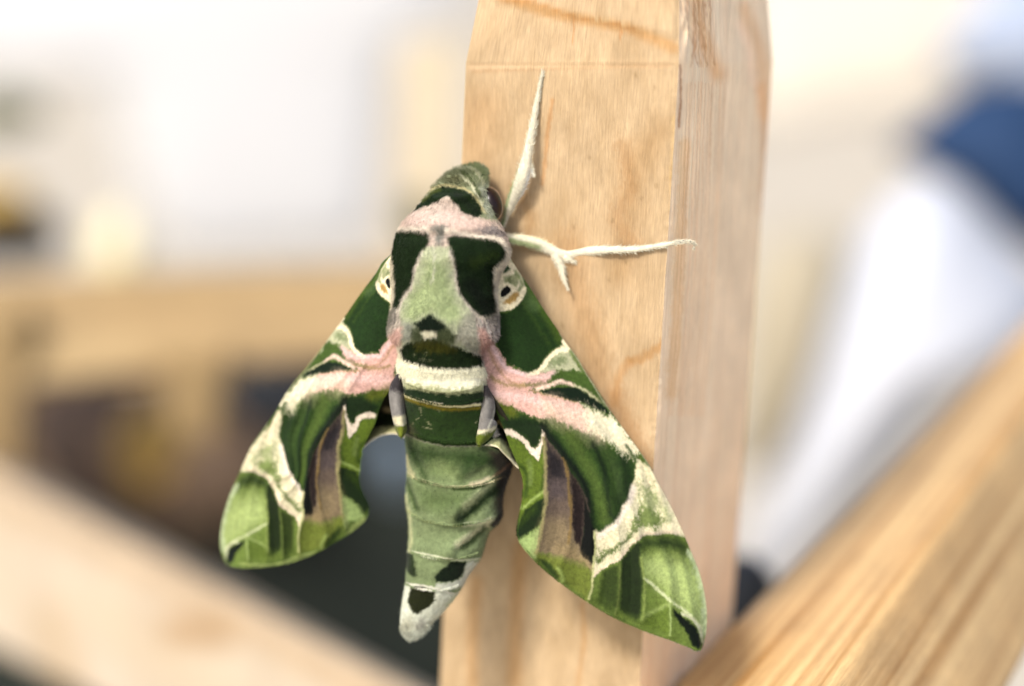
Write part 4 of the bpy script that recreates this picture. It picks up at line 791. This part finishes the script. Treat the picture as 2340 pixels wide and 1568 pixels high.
# abdominal segments: each ring laps over the next, curved like a smile
segs = [(857, 0.5), (898, 0.6), (925, 0.7), (1012, 0.75), (1112, 0.8), (1200, .8), (1279, .6), (1350, .4)]
fx = (X-cx[:, None])/hw[:, None]
for sy, amp in segs:
    yb = sy-26*fx**2*(hw[:, None]/110)+ (X-1020)*0.02
    q = yb-Y
    Z += (sn[None] > 0)*amp*0.55*np.exp(-np.clip(q, 0, 400)/26)*(q > 0)*np.abs(sn)[None]
for ax, ay, bx, by, wd, am in ((1175, 1065, 1062, 1180, 15, -.9), (1110, 1207, 1052, 1256, 12, -.6), (1190, 1060, 1040, 1170, 20, .6), (1150, 1180, 1020, 1265, 17, .5), (1140, 1035, 1065, 1082, 14, .4), (930, 1095, 950, 1160, 6, -.3), (948, 1035, 972, 1090, 8, -.25)):
    ex, ey = bx-ax, by-ay; t_ = np.clip(((X-ax)*ex+(Y-ay)*ey)/(ex*ex+ey*ey), 0, 1)
    Z += (sn[None] > 0)*am*np.exp(-((X-ax-t_*ex)**2+(Y-ay-t_*ey)**2)/wd**2)
# furrow along the back plate of the thorax and raised collar
Z += (sn[None] > 0)*(0.5*np.exp(-((Y-452+0.12*(X-1040)+0.002*(X-1040)**2*1.5)/9)**2)-0.4*np.exp(-((Y-536+0.02*(X-1040))/10)**2)*1.0)
Z += (sn[None] > 0)*(0.35*np.exp(-((X-995)/30)**2)*np.exp(-((Y-690)/80)**2)-0.35*np.exp(-((X-1135+0.1*(760-Y))/9)**2)*((Y > 600) & (Y < 760)))
P = np.stack([X.ravel(), Y.ravel()], -1)
body_mat = scale_mat('short body fur', gain=1.0, speck=0.18, rough=0.9, sheen=0.06, bump=0.6, sc1=1900)
bcol = bp_(P)
Vb = W(X.ravel(), Y.ravel(), Z.ravel()); fb = grid_faces(nr, na, True)
body = mesh_obj('body', Vb, fb, body_mat, moth, bcol)

# ---- hair: short blades, one per root, coloured like the patch they grow on
def hairs(name, px, py, z, dirs, length, width, col, lift, parent=moth):
    n = len(px); ang = np.arctan2(dirs[:, 1], dirs[:, 0])+rng.normal(0, .28, n)
    L = length*rng.uniform(.55, 1.25, n); wv = width*rng.uniform(.6, 1.2, n)
    dx, dy = np.cos(ang), np.sin(ang); nx_, ny_ = -dy, dx
    V = np.empty((n, 5, 3))
    lf = lift*rng.uniform(.3, 1.2, n)
    for k, (s, ww, lz) in enumerate(((0, 1, -.15), (0, -1, -.15), (.55, .7, .65), (.55, -.7, .65), (1, 0, 1))):
        V[:, k] = W(px+dx*L*s+nx_*wv*ww*.5, py+dy*L*s+ny_*wv*ww*.5, z+lf*lz)
    base = np.arange(n)[:, None]*5
    F = np.concatenate([base+np.array([[0, 1, 3, 2]])]).tolist()+(base+np.array([[2, 3, 4]])).tolist()
    o = mesh_obj(name, V.reshape(-1, 3), F, body_mat, parent, np.repeat(col, 5, 0))
    tag(o, kind='stuff'); return o
front = np.nonzero((np.tile(sn, nr) > -0.15))[0]
wt = np.where(P[front, 1] < 860, 1.0, 0.12)*np.maximum(hw.repeat(na)[front], 20)
idx = rng.choice(front, 42000, p=wt/wt.sum())
jx = rng.normal(0, 1.2, len(idx)); jy = rng.normal(0, 1.2, len(idx))
hpx = P[idx, 0]+jx; hpy = P[idx, 1]+jy; hz = Z.ravel()[idx]
d = np.stack([(hpx-cx.repeat(na)[idx])*0.006, np.ones(len(idx))], -1)
topm = hpy < 430; d[topm] = np.stack([(hpx[topm]-1085)*0.02, -0.4+0*hpx[topm]], -1)
hairs('fur', hpx, hpy, hz, d, np.where(hpy < 860, 9.0, 3.5), 0.8, bcol[idx]*rng.uniform(.84, 1.18, (len(idx), 1)), 0.30)
# a row of scale hairs along the hind edge of every abdominal ring
sx, sy_, sz, sc_ = [], [], [], []
for sy, amp in segs[2:]:
    row = int(np.argmin(np.abs(yy-sy))); xs_ = rng.uniform(Li[row]+4, Ri[row]-4, 420)
    fxx = (xs_-cx[row])/hw[row]; yb = sy-26*fxx**2*(hw[row]/110)+(xs_-1020)*.02-3
    rw_ = np.clip(np.searchsorted(yy, yb), 0, nr-1)
    zz = Zi[rw_]+hw[rw_]*0.05*fl[rw_]*np.sqrt(np.clip(1-((xs_-cx[rw_])/hw[rw_])**2, 0, 1))**.85+amp*.5
    sx.append(xs_); sy_.append(yb); sz.append(zz)
sx, sy_, sz = map(np.concatenate, (sx, sy_, sz))
hairs('ring_hair', sx, sy_, sz, np.stack([(sx-1030)*.002, np.ones(len(sx))], -1), 7.0, .9, bp_(np.stack([sx, sy_-6], -1))*rng.uniform(.9, 1.5, (len(sx), 1)), .10)
# silhouette fuzz
k = rng.integers(0, nr, 2600); sd = rng.integers(0, 2, 2600)
ex = np.where(sd == 0, Li[k]+1, Ri[k]-1); ey = yy[k]
ec = bp_(np.stack([ex+np.where(sd == 0, 6, -6), ey], -1))
hairs('fringe', ex, ey, Zi[k], np.stack([np.where(sd == 0, -1, 1)*.55, np.ones(len(k))], -1), np.where(ey < 860, 9.0, 3.5), 0.8, ec*1.0, 0.1)
q_ = rng.choice(np.nonzero((P[:, 1] > 1425) & (np.tile(sn, nr) > -.1))[0], 700)
hairs('tail_hair', P[q_, 0], P[q_, 1], Z.ravel()[q_], np.stack([(P[q_, 0]-945)*.02-.1, np.ones(700)], -1), 8, 1.2, bcol[q_]*rng.uniform(.6, 1.2, (700, 1)), .2)
# scale fuzz over the forewings: tiny blades that catch the light
def wing_fuzz(P, col, z, n, ddir):
    i = rng.integers(0, len(P), n)
    hairs('scales', P[i, 0], P[i, 1], z[i]+.05, np.tile(ddir, (n, 1)), 2.6, 1.0, col[i]*rng.uniform(.65, 1.4, (n, 1)), 0.07)
wing_fuzz(PR, colR, zR, 26000, (0.5, 1.0)); wing_fuzz(PL, colL, zL, 16000, (-0.6, 1.0))

for mg, pt_, lo_, sg in ((MARG_R, lambda q: rw(q), 0.42, 1), (MARG_L, lambda q: rw(L2R(q)), 0.42, -1)):
    q = spline(mg, 2600); q = q[int(lo_*2600):]; tq = np.gradient(q, axis=0); tq /= np.linalg.norm(tq, axis=1)[:, None]+1e-9
    nq = np.stack([-tq[:, 1], tq[:, 0]], -1)*sg
    inn = q-nq*4; ci = pt_(inn)
    G_ = PR if sg == 1 else PL; zz_ = (zR if sg == 1 else zL).reshape(440, 300)[:, -1]; ge = G_.reshape(440, 300, 2)[:, -1]
    zq = zz_[np.argmin(((q[::10, None]-ge[None])**2).sum(-1), 1)].repeat(10)[:len(q)]
    hairs('fringe', q[:, 0], q[:, 1], zq, nq+tq*.25, 4.2, 1.0, ci*rng.uniform(.7, 1.3, (len(q), 1)), .03)
# ---- grey hair tufts beside the abdomen
tp_ = Paint((150, 146, 148), 1.31)
tp_.poly((62, 56, 66), U('G', (200, 300), (450, 300), (450, 640), (380, 680), (240, 620)), 8, .9, 5)
tp_.poly((62, 56, 64), U('G', (1600, 480), (1850, 480), (1840, 760), (1740, 740), (1640, 760)), 8, .9, 5)
tp_.poly((222, 214, 186), U('G', (280, 1040), (470, 1000), (480, 1150), (420, 1190), (320, 1160)), 5, .95, 4)
tp_.poly((120, 136, 40), U('G', (280, 1170), (420, 1195), (490, 1140), (490, 1400), (330, 1400)), 4, .95, 3)
tp_.poly((222, 214, 190), U('G', (1530, 1240), (1700, 1250), (1800, 1200), (1900, 1160), (1900, 1220), (1750, 1300), (1600, 1330), (1530, 1330)), 4, .95, 3)
tp_.poly((104, 124, 36), U('G', (1530, 1330), (1700, 1310), (1830, 1240), (1920, 1180), (1900, 1300), (1700, 1500), (1530, 1500)), 4, .95, 3)
tp_.line((206, 204, 196), 3, U('G', (1850, 860), (1820, 1050), (1760, 1200)), 2, .8)
for e1, e2, z0 in ((U('G', (385, 360), (280, 520), (245, 640), (250, 800), (275, 960), (310, 1120), (350, 1250), (400, 1350)), U('G', (400, 360), (430, 520), (440, 640), (445, 800), (450, 960), (470, 1100), (470, 1250), (410, 1355)), -1.6),
                   (U('G', (1720, 560), (1660, 700), (1640, 800), (1610, 950), (1590, 1100), (1570, 1250), (1560, 1400), (1620, 1480)), U('G', (1730, 560), (1800, 700), (1840, 800), (1850, 950), (1830, 1080), (1880, 1170), (1800, 1340), (1630, 1485)), -1.2)):
    G = loft(e1, e2, 110, 50); Pq = G.reshape(-1, 2); v = np.tile(np.linspace(0, 1, 50), 110)
    z = z0-1.5+1.5*np.sin(v*math.pi)**.6
    tc_ = tp_(Pq); ob = mesh_obj('side_tuft', W(Pq[:, 0], Pq[:, 1], z), grid_faces(110, 50), body_mat, moth, tc_)
    md = ob.modifiers.new('thickness', 'SOLIDIFY'); md.thickness = 0.0002; md.offset = -1
    i = rng.integers(0, len(Pq), 1100)
    hairs('tuft_hair', Pq[i, 0], Pq[i, 1], z[i]+.05, np.tile((0.0, 1.0), (1100, 1)), 8, .7, tc_[i]*rng.uniform(.6, 1.3, (1100, 1)), .12, parent=ob)

# ---- legs
leg_mat = scale_mat('cream leg scales', gain=1.0, speck=0.2, rough=0.8, sheen=0.3, bump=0.6, sc1=2400)
def tube(path, na=20, n=60):
    p = spline(path, n); sl_ = np.r_[0, np.cumsum(np.hypot(*np.diff(p[:, :2], axis=0).T))]; p[:, 3] *= 1+0.10*np.sin(sl_/34*2*math.pi)*(p[:, 3] < 12)                                     # px, py, z(mm), radius(px)
    tx = np.gradient(p[:, 0]); ty = np.gradient(p[:, 1]); l = np.hypot(tx, ty)+1e-9; nx_, ny_ = -ty/l, tx/l
    a = np.linspace(0, 2*math.pi, na, endpoint=False)
    r = p[:, 3][:, None]*0.76
    X_ = p[:, 0][:, None]+nx_[:, None]*r*np.cos(a); Y_ = p[:, 1][:, None]+ny_[:, None]*r*np.cos(a); Z_ = p[:, 2][:, None]+r*.05*np.sin(a)*0.9
    f = grid_faces(n, na, True); f.append(tuple(range(na-1, -1, -1))); f.append(tuple(range((n-1)*na, n*na)))
    return X_, Y_, Z_, f
def leg(paths, base, greens, label=None):
    Vv, Ff, Cc, off = [], [], [], 0; HX, HY, HZ, HD, HC = [], [], [], [], []
    pt = Paint(base)
    for c_, w_, pts in greens: pt.line(c_, w_, pts, 4, .8, 3)
    for path in paths:
        X_, Y_, Z_, f = tube(path)
        Vv.append(W(X_.ravel(), Y_.ravel(), Z_.ravel())); Ff += [tuple(i+off for i in q) for q in f]; off += X_.size
        c_ = pt(np.stack([X_.ravel(), Y_.ravel()], -1)); Cc.append(c_)
        dx = np.gradient(X_.mean(1)); dy = np.gradient(Y_.mean(1)); n = int(60+5.0*np.hypot(*np.diff(np.array(path)[:, :2], axis=0).T).sum())
        i = rng.integers(0, X_.shape[0], n); j = rng.integers(0, X_.shape[1], n)
        HX.append(X_[i, j]); HY.append(Y_[i, j]); HZ.append(Z_[i, j])
        out = np.stack([X_[i, j]-X_.mean(1)[i], Y_[i, j]-Y_.mean(1)[i]], -1); out /= (np.abs(out).max()+1e-9)
        dd = np.stack([dx[i], dy[i]], -1); dd /= np.linalg.norm(dd, axis=1)[:, None]+1e-9
        HD.append(dd+out*.6); HC.append(c_.reshape(X_.shape+(3,))[i, j])
    o = mesh_obj('leg', np.vstack(Vv), Ff, leg_mat, moth, np.vstack(Cc))
    if label: o['label'] = label
    hairs('leg_hair', np.hstack(HX), np.hstack(HY), np.hstack(HZ), np.vstack(HD), 10.0, .7, np.vstack(HC)*rng.uniform(.8, 1.2, (sum(map(len, HX)), 1)), .13, parent=o)
    return o
pz = lambda x, y, s=False: float(post_z(x, y, s))
leg([[(1148, 520, pz(1148,520)+1.2, 6), (1158, 492, pz(1158,492)+1.5, 9), (1172, 455, pz(1172,455)+1.8, 17), (1187, 425, pz(1187,425)+2.2, 20), (1197, 392, pz(1197,392)+2.4, 19), (1205, 355, pz(1205,355)+2.0, 14), (1212, 318, pz(1212, 318)+1.5, 12), (1219, 280, pz(1219, 280)+.8, 10), (1227, 232, pz(1227, 232)+.45, 7), (1234, 195, pz(1234, 195)+.3, 5), (1240, 165, pz(1240, 165)+.1, 3.5)],
     [(1206, 372, pz(1206,372)+2, 5), (1214, 384, pz(1214,384)+2, 3), (1219, 399, pz(1219,399)+2, .6)]],
    (194, 188, 166), [((92, 118, 52), 8, U('0', (1148, 515), (1156, 470), (1170, 420), (1185, 360), (1196, 310))), ((190, 192, 190), 8, U('0', (1180, 480), (1200, 430), (1212, 390)))], 'pale upper front leg reaching straight up the post')
leg([[(1140, 540, -6, 10), (1160, 545, -6, 14), (1195, 549, -6, 15.5), (1230, 558, -6, 16), (1258, 570, -6, 15), (1282, 580, -5.8, 17), (1300, 580, -5.5, 15), (1334, 574, -4.6, 13.5), (1390, 571, max(-3.4, pz(1390, 571)+.6), 11), (1444, 570, pz(1444, 570)+.6, 9), (1480, 566, pz(1480, 566)+.45, 7.5), (1515, 560, pz(1515, 560)+.4, 6.5), (1545, 554, .5, 5.5), (1573, 552, -1.5, 4.5), (1587, 556, -2.6, 3.5), (1586, 563, -3.0, 1.2)],
     [(1268, 580, -5.8, 13), (1278, 600, -5.6, 12), (1284, 618, -5.4, 8), (1289, 638, -5.2, 4.5), (1296, 658, -5.0, 1)],
     [(1288, 586, -5.2, 9), (1300, 592, -5.0, 6), (1314, 599, -4.9, 1)],
     [(1440, 574, -3, 5), (1452, 578, -3, 3.5), (1464, 580, -3, .8)]],
    (196, 190, 168), [((112, 130, 76), 12, U('0', (1150, 545), (1190, 556), (1230, 565))), ((228, 218, 180), 5, U('0', (1155, 532), (1220, 545), (1265, 560)))], 'pale middle leg with spur stretched across to the post edge')
leg([[(960, 700, -6, 14), (950, 640, -7.5, 12), (975, 600, -9.5, 9), (1010, 560, pz(1010, 560)+.8, 6), (1040, 530, pz(1040, 530)+.3, 3)]], (226, 220, 198), [])

# ---- eye
em, t, b = nmat('brown compound eye'); b.inputs['Base Color'].default_value = (*s2l((26, 13, 8)), 1); b.inputs['Roughness'].default_value = 0.28; b.inputs['Specular IOR Level'].default_value = 0.3
vo = N(t, 'ShaderNodeTexVoronoi', Scale=9000.0); tc = N(t, 'ShaderNodeTexCoord'); t.links.new(tc.outputs['Object'], vo.inputs['Vector'])
bpn = N(t, 'ShaderNodeBump', Strength=0.15, Distance=0.00003); t.links.new(vo.outputs[0], bpn.inputs['Height']); t.links.new(bpn.outputs[0], b.inputs['Normal'])
a = np.linspace(0, math.pi, 24)[:, None]; c_ = np.linspace(0, 2*math.pi, 32, endpoint=False)[None]
for ex_, ey_, rx_ in ((1122, 466, 25),):
    lx = np.sin(a)*np.cos(c_)*rx_; ly = -np.cos(a)*38+0*c_; lz = np.sin(a)*np.sin(c_)*30*.05
    tl = math.radians(-14)
    X_ = ex_+lx*math.cos(tl)-ly*math.sin(tl); Y_ = ey_+lx*math.sin(tl)+ly*math.cos(tl)
    mesh_obj('eye', W(X_.ravel(), Y_.ravel(), (-3.4+lz).ravel()), grid_faces(24, 32, True), em, moth)
    lx = np.sin(a)*np.cos(c_)*(rx_+1.2)
    X_ = ex_-.5+lx*math.cos(tl)-(ly*1.07)*math.sin(tl); Y_ = ey_+lx*math.sin(tl)+ly*1.07*math.cos(tl)
    mesh_obj('eye_ring', W(X_.ravel(), Y_.ravel(), (-5.6+lz*.7).ravel()), grid_faces(24, 32, True), leg_mat, moth, np.tile(s2l((206, 170, 132)), (24*32, 1)))
